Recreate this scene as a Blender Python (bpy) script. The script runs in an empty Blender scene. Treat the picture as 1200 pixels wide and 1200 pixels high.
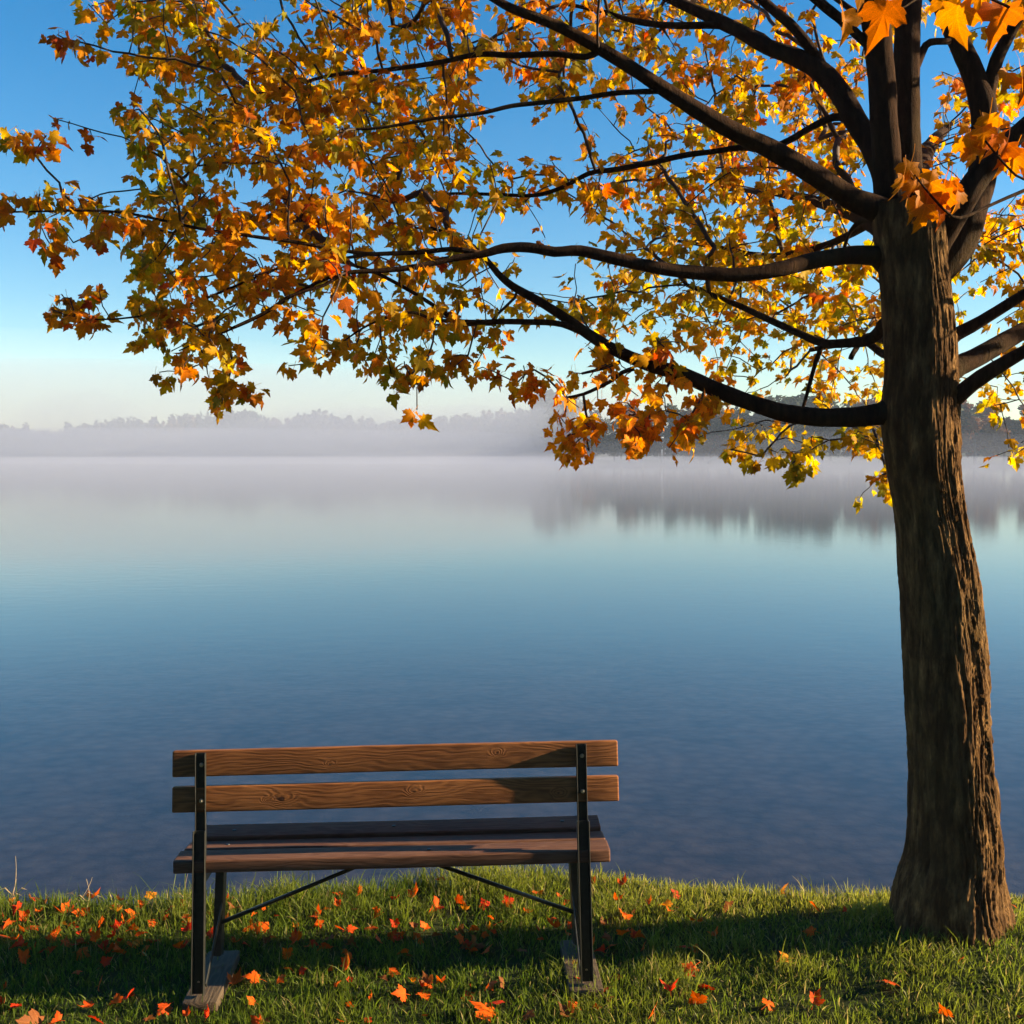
import bpy, math, random
import numpy as np
from mathutils import Vector, Matrix

random.seed(11)
rng = np.random.default_rng(11)
SC = bpy.context.scene
COL = SC.collection

# ------------------------------------------------------------------ camera
CAM_H = 1.87
FPX = 1287.0                     # focal length in pixels of a 1200 px frame
PITCH = math.atan(68 / FPX)
cam_data = bpy.data.cameras.new('camera')
cam_data.sensor_width = 36
cam_data.lens = 36 * FPX / 1200
cam_data.clip_start = 0.05
cam_data.clip_end = 6000
cam = bpy.data.objects.new('camera', cam_data)
COL.objects.link(cam)
cam.location = (0, 0, CAM_H)
cam.rotation_euler = (math.pi / 2 - PITCH, 0, 0)
SC.camera = cam

# ------------------------------------------------------------------ sky and sun
SUN_EL = math.radians(18)
SUN_AZ = math.radians(1.0)      # angle from +X towards +Y (the lake)
world = bpy.data.worlds.new('World')
SC.world = world
world.use_nodes = True
wn, wl = world.node_tree.nodes, world.node_tree.links
wn.clear()
w_out = wn.new('ShaderNodeOutputWorld')
w_bg = wn.new('ShaderNodeBackground')
w_sky = wn.new('ShaderNodeTexSky')
w_sky.sky_type = 'NISHITA'
w_sky.sun_disc = False
w_sky.sun_elevation = SUN_EL
w_sky.sun_rotation = math.pi / 2 - SUN_AZ
w_sky.air_density = 1.0
w_sky.dust_density = 0.05
w_sky.ozone_density = 2.2
w_hs = wn.new('ShaderNodeHueSaturation')
w_hs.inputs['Saturation'].default_value = 1.5
w_bg.inputs['Strength'].default_value = 0.05
wl.new(w_sky.outputs[0], w_hs.inputs['Color'])
wl.new(w_hs.outputs[0], w_bg.inputs['Color'])
wl.new(w_bg.outputs[0], w_out.inputs['Surface'])

sun_d = bpy.data.lights.new('sun', 'SUN')
sun_d.energy = 5.0
sun_d.angle = math.radians(0.53)
sun_d.color = (1.0, 0.75, 0.46)
sun = bpy.data.objects.new('sun', sun_d)
COL.objects.link(sun)
SUN_DIR = Vector((math.cos(SUN_EL) * math.cos(SUN_AZ), math.cos(SUN_EL) * math.sin(SUN_AZ), math.sin(SUN_EL)))
sun.rotation_euler = SUN_DIR.to_track_quat('Z', 'Y').to_euler()
sun.location = (30, 0, 20)

SC.view_settings.view_transform = 'Standard'
SC.view_settings.look = 'None'
SC.view_settings.gamma = 1
SC.view_settings.use_curve_mapping = False
SC.view_settings.exposure = 1.95
SC.render.engine = 'CYCLES'
SC.cycles.use_denoising = True
SC.cycles.max_bounces = 8
SC.cycles.transparent_max_bounces = 24
SC.cycles.volume_bounces = 1
SC.cycles.transmission_bounces = 6
SC.cycles.sample_clamp_indirect = 4


# ------------------------------------------------------------------ helpers
def tt(v):
    """drop per metre forward of the photograph's row v (1200 px frame)"""
    return math.tan(PITCH + math.atan((v - 600) / FPX))


def P(u, v, Y):
    """world point seen at column u, row v, at distance Y along the ground"""
    dz = -(v - 600) / FPX
    d = Vector(((u - 600) / FPX, math.cos(PITCH) + dz * math.sin(PITCH), -math.sin(PITCH) + dz * math.cos(PITCH)))
    return Vector((0, 0, CAM_H)) + d * (Y / d.y)


def PG(u, v, z):
    """world point on height z seen at u, v"""
    return P(u, v, (CAM_H - z) / tt(v))


def mesh_np(name, verts, faces, smooth=True):
    """faces: array (n,3), array (n,4), or a list of such arrays"""
    me = bpy.data.meshes.new(name)
    if not isinstance(faces, list):
        faces = [faces]
    verts = np.asarray(verts, dtype=np.float32)
    me.vertices.add(len(verts))
    me.vertices.foreach_set('co', verts.ravel())
    loops = np.concatenate([np.asarray(f, dtype=np.int32).ravel() for f in faces])
    totals = np.concatenate([np.full(len(f), np.asarray(f).shape[1], dtype=np.int32) for f in faces])
    starts = np.concatenate([[0], np.cumsum(totals)[:-1]]).astype(np.int32)
    me.loops.add(len(loops))
    me.loops.foreach_set('vertex_index', loops)
    me.polygons.add(len(totals))
    me.polygons.foreach_set('loop_start', starts)
    me.polygons.foreach_set('loop_total', totals)
    me.polygons.foreach_set('use_smooth', np.full(len(totals), smooth))
    me.update(calc_edges=True)
    me.validate()
    return me


def add_color(me, name, cols):
    a = me.color_attributes.new(name, 'FLOAT_COLOR', 'POINT')
    c = np.ones((len(me.vertices), 4), dtype=np.float32)
    c[:, :3] = cols
    a.data.foreach_set('color', c.ravel())


def add_pos(me, pos):
    a = me.attributes.new('leafpos', 'FLOAT_VECTOR', 'POINT')
    a.data.foreach_set('vector', np.asarray(pos, dtype=np.float32).ravel())


def link(name, me, mat=None, parent=None, kind=None):
    o = bpy.data.objects.new(name, me)
    COL.objects.link(o)
    if mat is not None and me is not None and len(me.materials) == 0:
        me.materials.append(mat)
    if parent is not None:
        o.parent = parent
    if kind:
        o['kind'] = kind
    return o


def tag(o, label, cat, group=None):
    o['label'] = label
    o['category'] = cat
    if group:
        o['group'] = group
    return o


class MB:
    """collects simple solids into one mesh"""
    def __init__(s):
        s.v, s.f3, s.f4, s.n = [], [], [], 0

    def add(s, verts, f4=None, f3=None):
        verts = np.asarray(verts, dtype=float).reshape(-1, 3)
        if f4 is not None and len(f4):
            s.f4.append(np.asarray(f4) + s.n)
        if f3 is not None and len(f3):
            s.f3.append(np.asarray(f3) + s.n)
        s.v.append(verts)
        s.n += len(verts)

    def box(s, c, size, rot=None, bevel=0.0):
        hx, hy, hz = [q / 2 for q in size]
        b = min(bevel, hx * .9, hy * .9, hz * .9)
        c = np.array(c, dtype=float)
        if b <= 0:
            vs = np.array([[x, y, z] for x in (-hx, hx) for y in (-hy, hy) for z in (-hz, hz)])
            f = [[0, 1, 3, 2], [4, 6, 7, 5], [0, 4, 5, 1], [2, 3, 7, 6], [0, 2, 6, 4], [1, 5, 7, 3]]
            f3 = None
        else:
            # chamfered box: 24 vertices
            vs, idx = [], {}
            for sx in (-1, 1):
                for sy in (-1, 1):
                    for sz in (-1, 1):
                        for ax in range(3):
                            p = [sx * (hx - b), sy * (hy - b), sz * (hz - b)]
                            p[ax] = (sx * hx, sy * hy, sz * hz)[ax]
                            idx[(sx, sy, sz, ax)] = len(vs)
                            vs.append(p)
            vs = np.array(vs)
            f, f3 = [], []
            for ax in range(3):
                a1, a2 = [q for q in range(3) if q != ax]
                for sg in (-1, 1):
                    q = []
                    for s1, s2 in ((-1, -1), (1, -1), (1, 1), (-1, 1)):
                        k = [0, 0, 0]
                        k[ax], k[a1], k[a2] = sg, s1, s2
                        q.append(idx[(*k, ax)])
                    f.append(q)
            for ax in range(3):   # edges parallel to ax
                a1, a2 = [q for q in range(3) if q != ax]
                for s1 in (-1, 1):
                    for s2 in (-1, 1):
                        k0, k1 = [0, 0, 0], [0, 0, 0]
                        k0[ax], k1[ax] = -1, 1
                        for k in (k0, k1):
                            k[a1], k[a2] = s1, s2
                        f.append([idx[(*k0, a1)], idx[(*k1, a1)], idx[(*k1, a2)], idx[(*k0, a2)]])
            for sx in (-1, 1):
                for sy in (-1, 1):
                    for sz in (-1, 1):
                        f3.append([idx[(sx, sy, sz, a)] for a in range(3)])
        if rot is not None:
            vs = vs @ np.array(rot.to_3x3()).T
        s.add(vs + c, f, f3)

    def rod(s, p0, p1, r0, r1=None, n=8, caps=True):
        r1 = r0 if r1 is None else r1
        p0, p1 = np.array(p0, float), np.array(p1, float)
        d = p1 - p0
        d /= np.linalg.norm(d)
        a = np.cross(d, [0, 0, 1.0] if abs(d[2]) < .9 else [1.0, 0, 0])
        a /= np.linalg.norm(a)
        b = np.cross(d, a)
        t = np.arange(n) / n * 2 * np.pi
        ring = np.outer(np.cos(t), a) + np.outer(np.sin(t), b)
        vs = np.vstack([p0 + ring * r0, p1 + ring * r1])
        f = [[i, (i + 1) % n, n + (i + 1) % n, n + i] for i in range(n)]
        f3 = []
        if caps:
            vs = np.vstack([vs, p0, p1])
            f3 = [[(i + 1) % n, i, 2 * n] for i in range(n)] + [[n + i, n + (i + 1) % n, 2 * n + 1] for i in range(n)]
        s.add(vs, f, f3)

    def build(s, name, mat, parent=None, kind=None, smooth=False):
        fs = []
        if s.f4:
            fs.append(np.vstack(s.f4))
        if s.f3:
            fs.append(np.vstack(s.f3))
        me = mesh_np(name, np.vstack(s.v), fs, smooth)
        me.materials.append(mat)
        # make normals point outwards
        import bmesh
        bm = bmesh.new()
        bm.from_mesh(me)
        bmesh.ops.recalc_face_normals(bm, faces=bm.faces)
        bm.to_mesh(me)
        bm.free()
        return link(name, me, None, parent, kind)


def _hash(ix, iy, iz, seed):
    h = (ix.astype(np.int64) * 374761393 + iy.astype(np.int64) * 668265263 + iz.astype(np.int64) * 2147483647 + seed * 974711) & 0xffffffff
    h = ((h ^ (h >> 13)) * 1274126177) & 0xffffffff
    h = ((h ^ (h >> 16)) * 2246822519) & 0xffffffff
    return ((h ^ (h >> 15)) & 0xffffff) / float(0xffffff)


def vnoise(p, seed=0):
    """value noise in 0..1 for an (n,3) array"""
    p = np.asarray(p, float)
    i = np.floor(p).astype(np.int64)
    f = p - i
    f = f * f * (3 - 2 * f)
    r = 0
    for dx in (0, 1):
        for dy in (0, 1):
            for dz in (0, 1):
                w = (f[:, 0] if dx else 1 - f[:, 0]) * (f[:, 1] if dy else 1 - f[:, 1]) * (f[:, 2] if dz else 1 - f[:, 2])
                r = r + w * _hash(i[:, 0] + dx, i[:, 1] + dy, i[:, 2] + dz, seed)
    return r


def fbm(p, o=4, seed=0):
    a, s, t = 0.5, 0, 0
    p = np.asarray(p, float)
    for k in range(o):
        s = s + a * vnoise(p * (2.03 ** k) + 17.3 * k, seed + k)
        t += a
        a *= .5
    return s / t


# ------------------------------------------------------------------ materials
def new_mat(name):
    m = bpy.data.materials.new(name)
    m.use_nodes = True
    nt = m.node_tree
    nt.nodes.clear()
    out = nt.nodes.new('ShaderNodeOutputMaterial')
    return m, nt, out


def N(nt, t, **kw):
    n = nt.nodes.new(t)
    for k, v in kw.items():
        if k in ('loc',):
            continue
        if hasattr(n, k) and not k[0].isupper():
            setattr(n, k, v)
        else:
            n.inputs[k].default_value = v
    return n


def ramp(nt, stops, src=None, interp='LINEAR'):
    r = nt.nodes.new('ShaderNodeValToRGB')
    r.color_ramp.interpolation = interp
    e = r.color_ramp.elements
    while len(e) < len(stops):
        e.new(.5)
    for k, (p, c) in enumerate(stops):
        e[k].position = p
        e[k].color = (*c, 1) if len(c) == 3 else c
    if src is not None:
        nt.links.new(src, r.inputs[0])
    return r


def coords(nt, scale=(1, 1, 1), out='Object'):
    tc = nt.nodes.new('ShaderNodeTexCoord')
    mp = nt.nodes.new('ShaderNodeMapping')
    mp.inputs['Scale'].default_value = scale
    nt.links.new(tc.outputs[out], mp.inputs['Vector'])
    return mp


def mat_wood(name, dark, mid, light, grey=0.0, knots=()):
    m, nt, out = new_mat(name)
    L = nt.links
    bs = N(nt, 'ShaderNodeBsdfPrincipled', Roughness=0.72)
    bs.inputs['Specular IOR Level'].default_value = .2
    tc = nt.nodes.new('ShaderNodeTexCoord')
    oi = nt.nodes.new('ShaderNodeObjectInfo')
    off = N(nt, 'ShaderNodeVectorMath', operation='SCALE')
    off.inputs[0].default_value = (13.1, 3.7, 5.9)
    L.new(oi.outputs['Random'], off.inputs['Scale'])
    ad = N(nt, 'ShaderNodeVectorMath', operation='ADD')
    L.new(tc.outputs['Object'], ad.inputs[0])
    L.new(off.outputs[0], ad.inputs[1])
    # warp that bends the rings along the board
    warp = N(nt, 'ShaderNodeTexNoise', Scale=1.0, Detail=3.0)
    mp0 = N(nt, 'ShaderNodeMapping', Scale=(2.2, 9, 9))
    L.new(ad.outputs[0], mp0.inputs[0])
    L.new(mp0.outputs[0], warp.inputs['Vector'])
    mp = N(nt, 'ShaderNodeMapping', Scale=(1.1, 16, 16))
    L.new(ad.outputs[0], mp.inputs[0])
    mx = N(nt, 'ShaderNodeMix', data_type='VECTOR')
    mx.inputs[0].default_value = 0.5
    sc = N(nt, 'ShaderNodeVectorMath', operation='SCALE')
    sc.inputs['Scale'].default_value = 3.2
    L.new(warp.outputs['Color'], sc.inputs[0])
    add2 = N(nt, 'ShaderNodeVectorMath', operation='ADD')
    L.new(mp.outputs[0], add2.inputs[0])
    L.new(sc.outputs[0], add2.inputs[1])
    # knots push the rings around themselves
    last = add2.outputs[0]
    kmask = None
    for (kx, kz, kr) in knots:
        vs = N(nt, 'ShaderNodeVectorMath', operation='SUBTRACT')
        L.new(tc.outputs['Object'], vs.inputs[0])
        vs.inputs[1].default_value = (kx, 0, kz)
        ml = N(nt, 'ShaderNodeVectorMath', operation='MULTIPLY')
        ml.inputs[1].default_value = (0.6, 0, 1.0)
        L.new(vs.outputs[0], ml.inputs[0])
        wn_ = N(nt, 'ShaderNodeTexNoise', Scale=45.0, Detail=2.0)
        L.new(tc.outputs['Object'], wn_.inputs['Vector'])
        ln = N(nt, 'ShaderNodeVectorMath', operation='LENGTH')
        L.new(ml.outputs[0], ln.inputs[0])
        md = N(nt, 'ShaderNodeMath', operation='MULTIPLY_ADD')
        L.new(wn_.outputs[0], md.inputs[0])
        md.inputs[1].default_value = 0.010
        L.new(ln.outputs['Value'], md.inputs[2])
        sm = N(nt, 'ShaderNodeMapRange', interpolation_type='SMOOTHSTEP')
        L.new(md.outputs[0], sm.inputs[0])
        sm.inputs[1].default_value = kr * 0.55
        sm.inputs[2].default_value = kr * 3.4
        sm.inputs[3].default_value = 1
        sm.inputs[4].default_value = 0
        ma = N(nt, 'ShaderNodeVectorMath', operation='SCALE')
        ma.inputs[0].default_value = (0, .8, .8)
        L.new(sm.outputs[0], ma.inputs['Scale'])
        aa = N(nt, 'ShaderNodeVectorMath', operation='ADD')
        L.new(last, aa.inputs[0])
        L.new(ma.outputs[0], aa.inputs[1])
        last = aa.outputs[0]
        core = N(nt, 'ShaderNodeMapRange', interpolation_type='SMOOTHSTEP')
        L.new(md.outputs[0], core.inputs[0])
        core.inputs[1].default_value = kr * 0.75
        core.inputs[2].default_value = kr * 1.15
        core.inputs[3].default_value = 1
        core.inputs[4].default_value = 0
        if kmask is None:
            kmask = core.outputs[0]
        else:
            mm = N(nt, 'ShaderNodeMath', operation='MAXIMUM')
            L.new(kmask, mm.inputs[0])
            L.new(core.outputs[0], mm.inputs[1])
            kmask = mm.outputs[0]
    wave = N(nt, 'ShaderNodeTexWave', wave_type='BANDS', bands_direction='Z', Scale=1.15, Distortion=2.2, Detail=4.0)
    wave.inputs['Detail Scale'].default_value = 1.3
    L.new(last, wave.inputs['Vector'])
    fine = N(nt, 'ShaderNodeTexNoise', Scale=1.0, Detail=5.0, Roughness=0.65)
    mpf = N(nt, 'ShaderNodeMapping', Scale=(9, 190, 190))
    L.new(ad.outputs[0], mpf.inputs[0])
    L.new(mpf.outputs[0], fine.inputs['Vector'])
    blot = N(nt, 'ShaderNodeTexNoise', Scale=5.0, Detail=3.0)
    L.new(ad.outputs[0], blot.inputs['Vector'])
    a1 = N(nt, 'ShaderNodeMath', operation='MULTIPLY_ADD')
    L.new(fine.outputs[0], a1.inputs[0])
    a1.inputs[1].default_value = 1.1
    wsc = N(nt, 'ShaderNodeMath', operation='MULTIPLY_ADD')
    L.new(wave.outputs['Fac'], wsc.inputs[0])
    wsc.inputs[1].default_value = 0.34
    wsc.inputs[2].default_value = 0.33
    L.new(wsc.outputs[0], a1.inputs[2])
    a2 = N(nt, 'ShaderNodeMath', operation='MULTIPLY_ADD')
    L.new(blot.outputs[0], a2.inputs[0])
    a2.inputs[1].default_value = 0.95
    L.new(a1.outputs[0], a2.inputs[2])
    rp = ramp(nt, [(.30, dark), (.52, mid), (.78, light)])
    mr = N(nt, 'ShaderNodeMath', operation='MULTIPLY')
    L.new(a2.outputs[0], mr.inputs[0])
    mr.inputs[1].default_value = 0.42
    L.new(mr.outputs[0], rp.inputs[0])
    colr = rp.outputs[0]
    if kmask is not None:
        mk = N(nt, 'ShaderNodeMix', data_type='RGBA')
        L.new(kmask, mk.inputs[0])
        L.new(colr, mk.inputs[6])
        mk.inputs[7].default_value = (0.05, 0.018, 0.008, 1)
        colr = mk.outputs[2]
    L.new(colr, bs.inputs['Base Color'])
    bp = N(nt, 'ShaderNodeBump', Strength=0.55, Distance=0.004)
    L.new(a1.outputs[0], bp.inputs['Height'])
    L.new(bp.outputs[0], bs.inputs['Normal'])
    L.new(bs.outputs[0], out.inputs['Surface'])
    return m


def mat_bark(name, scale=1.0, base=(.085, .052, .032), light=(.20, .135, .085), bump=0.9):
    m, nt, out = new_mat(name)
    L = nt.links
    bs = N(nt, 'ShaderNodeBsdfPrincipled', Roughness=0.95)
    bs.inputs['Specular IOR Level'].default_value = .08
    mp = coords(nt, (30 * scale, 30 * scale, 6.5 * scale))
    n1 = N(nt, 'ShaderNodeTexNoise', Scale=1.0, Detail=7.0, Roughness=.68)
    L.new(mp.outputs[0], n1.inputs['Vector'])
    mp2 = coords(nt, (3 * scale, 3 * scale, 2 * scale))
    n2 = N(nt, 'ShaderNodeTexNoise', Scale=1.0, Detail=4.0)
    L.new(mp2.outputs[0], n2.inputs['Vector'])
    mp3 = coords(nt, (160 * scale, 160 * scale, 60 * scale))
    n3 = N(nt, 'ShaderNodeTexNoise', Scale=1.0, Detail=3.0, Roughness=.7)
    L.new(mp3.outputs[0], n3.inputs['Vector'])
    r1 = ramp(nt, [(.28, tuple(c * .5 for c in base)), (.48, tuple(b_ * .7 + l_ * .08 for b_, l_ in zip(base, light))), (.62, tuple(b_ * .6 + l_ * .3 for b_, l_ in zip(base, light))), (.80, light)], n1.outputs[0])
    moss = ramp(nt, [(.50, (0, 0, 0)), (.68, (1, 1, 1))], n2.outputs[0])
    mx = N(nt, 'ShaderNodeMix', data_type='RGBA')
    mf = N(nt, 'ShaderNodeMath', operation='MULTIPLY')
    mf.inputs[1].default_value = .12
    L.new(moss.outputs[0], mf.inputs[0])
    L.new(mf.outputs[0], mx.inputs[0])
    L.new(r1.outputs[0], mx.inputs[6])
    mx.inputs[7].default_value = (.12, .115, .045, 1)
    L.new(mx.outputs[2], bs.inputs['Base Color'])
    ad = N(nt, 'ShaderNodeMath', operation='MULTIPLY_ADD')
    L.new(n3.outputs[0], ad.inputs[0])
    ad.inputs[1].default_value = .35
    L.new(n1.outputs[0], ad.inputs[2])
    bp = N(nt, 'ShaderNodeBump', Strength=bump, Distance=0.012)
    L.new(ad.outputs[0], bp.inputs['Height'])
    L.new(bp.outputs[0], bs.inputs['Normal'])
    L.new(bs.outputs[0], out.inputs['Surface'])
    return m


def mat_leaf(name, source, trans=0.5, rough=.5, veins=False):
    """source: 'attr' reads the colour attribute, 'object' the object's own colour"""
    m, nt, out = new_mat(name)
    L = nt.links
    if source == 'attr':
        c = N(nt, 'ShaderNodeVertexColor', layer_name='tint').outputs[0]
    else:
        c = nt.nodes.new('ShaderNodeObjectInfo').outputs['Color']
    tc = nt.nodes.new('ShaderNodeTexCoord')
    n = N(nt, 'ShaderNodeTexNoise', Scale=60.0 if source == 'attr' else 45.0, Detail=3.0)
    L.new(tc.outputs['Object'], n.inputs['Vector'])
    mr = N(nt, 'ShaderNodeMapRange')
    mr.inputs[1].default_value = .3
    mr.inputs[2].default_value = .7
    mr.inputs[3].default_value = .62
    mr.inputs[4].default_value = 1.25
    L.new(n.outputs[0], mr.inputs[0])
    sc = N(nt, 'ShaderNodeVectorMath', operation='SCALE')
    L.new(c, sc.inputs[0])
    L.new(mr.outputs[0], sc.inputs['Scale'])
    if veins:
        at = N(nt, 'ShaderNodeAttribute', attribute_name='leafpos')
        sx = nt.nodes.new('ShaderNodeSeparateXYZ')
        L.new(at.outputs['Vector'], sx.inputs[0])

        def mth(op, a, b=None):
            q = N(nt, 'ShaderNodeMath', operation=op)
            for k_, w_ in enumerate((a, b)):
                if w_ is None:
                    continue
                if isinstance(w_, (int, float)):
                    q.inputs[k_].default_value = w_
                else:
                    L.new(w_, q.inputs[k_])
            return q.outputs[0]
        xx = mth('ABSOLUTE', sx.outputs[0])
        yy = sx.outputs[1]
        an = mth('ARCTAN2', xx, yy)
        rr = mth('SQRT', mth('ADD', mth('MULTIPLY', xx, xx), mth('MULTIPLY', yy, yy)))
        dd = mth('MINIMUM', mth('MINIMUM', an, mth('ABSOLUTE', mth('SUBTRACT', an, .98))), mth('ABSOLUTE', mth('SUBTRACT', an, 1.85)))
        dv = mth('MULTIPLY', dd, rr)
        # side veins off the midrib
        sv = mth('ABSOLUTE', mth('SUBTRACT', mth('FRACT', mth('MULTIPLY', mth('SUBTRACT', yy, mth('MULTIPLY', xx, .8)), 7.0)), .5))
        sv = mth('ADD', mth('MULTIPLY', sv, .30), .012)
        dv = mth('MINIMUM', dv, sv)
        vm = N(nt, 'ShaderNodeMapRange')
        vm.inputs[1].default_value = .0
        vm.inputs[2].default_value = .035
        vm.inputs[3].default_value = 1.35
        vm.inputs[4].default_value = 1.0
        L.new(dv, vm.inputs[0])
        rim = N(nt, 'ShaderNodeMapRange')
        rim.inputs[1].default_value = .35
        rim.inputs[2].default_value = 1.0
        rim.inputs[3].default_value = 1.08
        rim.inputs[4].default_value = .78
        L.new(rr, rim.inputs[0])
        s2 = N(nt, 'ShaderNodeVectorMath', operation='SCALE')
        L.new(sc.outputs[0], s2.inputs[0])
        L.new(mth('MULTIPLY', vm.outputs[0], rim.outputs[0]), s2.inputs['Scale'])
        sc = s2
    bs = N(nt, 'ShaderNodeBsdfPrincipled', Roughness=rough)
    bs.inputs['Specular IOR Level'].default_value = .08
    tr = nt.nodes.new('ShaderNodeBsdfTranslucent')
    hs = N(nt, 'ShaderNodeHueSaturation', Saturation=1.10, Value=1.45)
    L.new(sc.outputs[0], bs.inputs['Base Color'])
    L.new(sc.outputs[0], hs.inputs['Color'])
    L.new(hs.outputs[0], tr.inputs[0])
    mx = N(nt, 'ShaderNodeMixShader')
    mx.inputs[0].default_value = trans
    L.new(bs.outputs[0], mx.inputs[1])
    L.new(tr.outputs[0], mx.inputs[2])
    L.new(mx.outputs[0], out.inputs['Surface'])
    return m


def mat_simple(name, col, rough=.5, metal=0.0, nscale=30, namp=.3, bump=0.0):
    m, nt, out = new_mat(name)
    L = nt.links
    bs = N(nt, 'ShaderNodeBsdfPrincipled', Roughness=rough, Metallic=metal)
    mp = coords(nt)
    n = N(nt, 'ShaderNodeTexNoise', Scale=float(nscale), Detail=5.0)
    L.new(mp.outputs[0], n.inputs['Vector'])
    r = ramp(nt, [(.3, tuple(c * (1 - namp) for c in col)), (.7, tuple(min(1, c * (1 + namp)) for c in col))], n.outputs[0])
    L.new(r.outputs[0], bs.inputs['Base Color'])
    if bump:
        bp = N(nt, 'ShaderNodeBump', Strength=bump, Distance=.002)
        L.new(n.outputs[0], bp.inputs['Height'])
        L.new(bp.outputs[0], bs.inputs['Normal'])
    L.new(bs.outputs[0], out.inputs['Surface'])
    return m


def mat_ground():
    m, nt, out = new_mat('bank_soil_and_lake_bed')
    L = nt.links
    bs = N(nt, 'ShaderNodeBsdfPrincipled', Roughness=.95)
    bs.inputs['Specular IOR Level'].default_value = .1
    tc = nt.nodes.new('ShaderNodeTexCoord')
    sp = nt.nodes.new('ShaderNodeSeparateXYZ')
    L.new(tc.outputs['Object'], sp.inputs[0])
    n = N(nt, 'ShaderNodeTexNoise', Scale=7.0, Detail=8.0, Roughness=.65)
    L.new(tc.outputs['Object'], n.inputs['Vector'])
    turf = ramp(nt, [(.3, (.012, .018, .006)), (.7, (.045, .060, .014))], n.outputs[0])
    # stones under the shallows
    vo = N(nt, 'ShaderNodeTexVoronoi', Scale=7.0, Randomness=1.0)
    mpv = N(nt, 'ShaderNodeMapping', Scale=(1, 1.2, .5))
    L.new(tc.outputs['Object'], mpv.inputs[0])
    L.new(mpv.outputs[0], vo.inputs['Vector'])
    st = ramp(nt, [(.0, (.085, .064, .058)), (.45, (.050, .037, .035)), (.8, (.016, .012, .012))], vo.outputs['Distance'])
    n2 = N(nt, 'ShaderNodeTexNoise', Scale=1.3, Detail=8.0, Roughness=.7)
    L.new(tc.outputs['Object'], n2.inputs['Vector'])
    silt = ramp(nt, [(.36, (.016, .015, .017)), (.66, (.070, .052, .048))], n2.outputs[0])
    bed = N(nt, 'ShaderNodeMix', data_type='RGBA', blend_type='MIX')
    bed.inputs[0].default_value = .5
    L.new(st.outputs[0], bed.inputs[6])
    L.new(silt.outputs[0], bed.inputs[7])
    deep = N(nt, 'ShaderNodeMapRange', interpolation_type='SMOOTHSTEP')
    deep.inputs[1].default_value = -.6
    deep.inputs[2].default_value = -1.6
    L.new(sp.outputs['Z'], deep.inputs[0])
    md = N(nt, 'ShaderNodeMix', data_type='RGBA')
    L.new(deep.outputs[0], md.inputs[0])
    L.new(bed.outputs[2], md.inputs[6])
    md.inputs[7].default_value = (.036, .064, .086, 1)     # deep silt, with light scattered in the water put into its colour
    under = N(nt, 'ShaderNodeMapRange', interpolation_type='SMOOTHSTEP')
    under.inputs[1].default_value = -.16
    under.inputs[2].default_value = -.30
    L.new(sp.outputs['Z'], under.inputs[0])
    mt = N(nt, 'ShaderNodeMix', data_type='RGBA')
    L.new(under.outputs[0], mt.inputs[0])
    L.new(turf.outputs[0], mt.inputs[6])
    L.new(md.outputs[2], mt.inputs[7])
    L.new(mt.outputs[2], bs.inputs['Base Color'])
    bp = N(nt, 'ShaderNodeBump', Strength=.5, Distance=.03)
    L.new(n.outputs[0], bp.inputs['Height'])
    L.new(bp.outputs[0], bs.inputs['Normal'])
    L.new(bs.outputs[0], out.inputs['Surface'])
    return m


def mat_water():
    m, nt, out = new_mat('still_lake_water')
    L = nt.links
    tc = nt.nodes.new('ShaderNodeTexCoord')
    mp = N(nt, 'ShaderNodeMapping', Scale=(1.0, 1.6, 1))
    L.new(tc.outputs['Object'], mp.inputs[0])
    n1 = N(nt, 'ShaderNodeTexNoise', Scale=2.6, Detail=5.0, Roughness=.55)
    L.new(mp.outputs[0], n1.inputs['Vector'])
    bp = N(nt, 'ShaderNodeBump', Strength=.16, Distance=.012)
    L.new(n1.outputs[0], bp.inputs['Height'])
    gl = N(nt, 'ShaderNodeBsdfGlossy', Roughness=.035)
    L.new(bp.outputs[0], gl.inputs['Normal'])
    tr = nt.nodes.new('ShaderNodeBsdfTransparent')
    tr.inputs[0].default_value = (.80, .84, .86, 1)
    # reflectance of water by angle (Schlick), the same seen from above and below
    geo = nt.nodes.new('ShaderNodeNewGeometry')
    dt = N(nt, 'ShaderNodeVectorMath', operation='DOT_PRODUCT')
    L.new(geo.outputs['Incoming'], dt.inputs[0])
    L.new(bp.outputs[0], dt.inputs[1])
    ab = N(nt, 'ShaderNodeMath', operation='ABSOLUTE')
    L.new(dt.outputs['Value'], ab.inputs[0])
    om = N(nt, 'ShaderNodeMath', operation='SUBTRACT', use_clamp=True)
    om.inputs[0].default_value = 1.0
    L.new(ab.outputs[0], om.inputs[1])
    pw = N(nt, 'ShaderNodeMath', operation='POWER')
    L.new(om.outputs[0], pw.inputs[0])
    pw.inputs[1].default_value = 4.6
    fr = N(nt, 'ShaderNodeMath', operation='MULTIPLY_ADD')
    L.new(pw.outputs[0], fr.inputs[0])
    fr.inputs[1].default_value = .98
    fr.inputs[2].default_value = .02
    mx = nt.nodes.new('ShaderNodeMixShader')
    L.new(fr.outputs[0], mx.inputs[0])
    L.new(tr.outputs[0], mx.inputs[1])
    L.new(gl.outputs[0], mx.inputs[2])
    L.new(mx.outputs[0], out.inputs['Surface'])
    return m


def mat_volume(name, col, dens, aniso=0.0):
    m, nt, out = new_mat(name)
    pv = N(nt, 'ShaderNodeVolumePrincipled', Density=dens, Anisotropy=aniso)
    pv.inputs['Color'].default_value = (*col, 1)
    nt.links.new(pv.outputs[0], out.inputs['Volume'])
    return m


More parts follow.
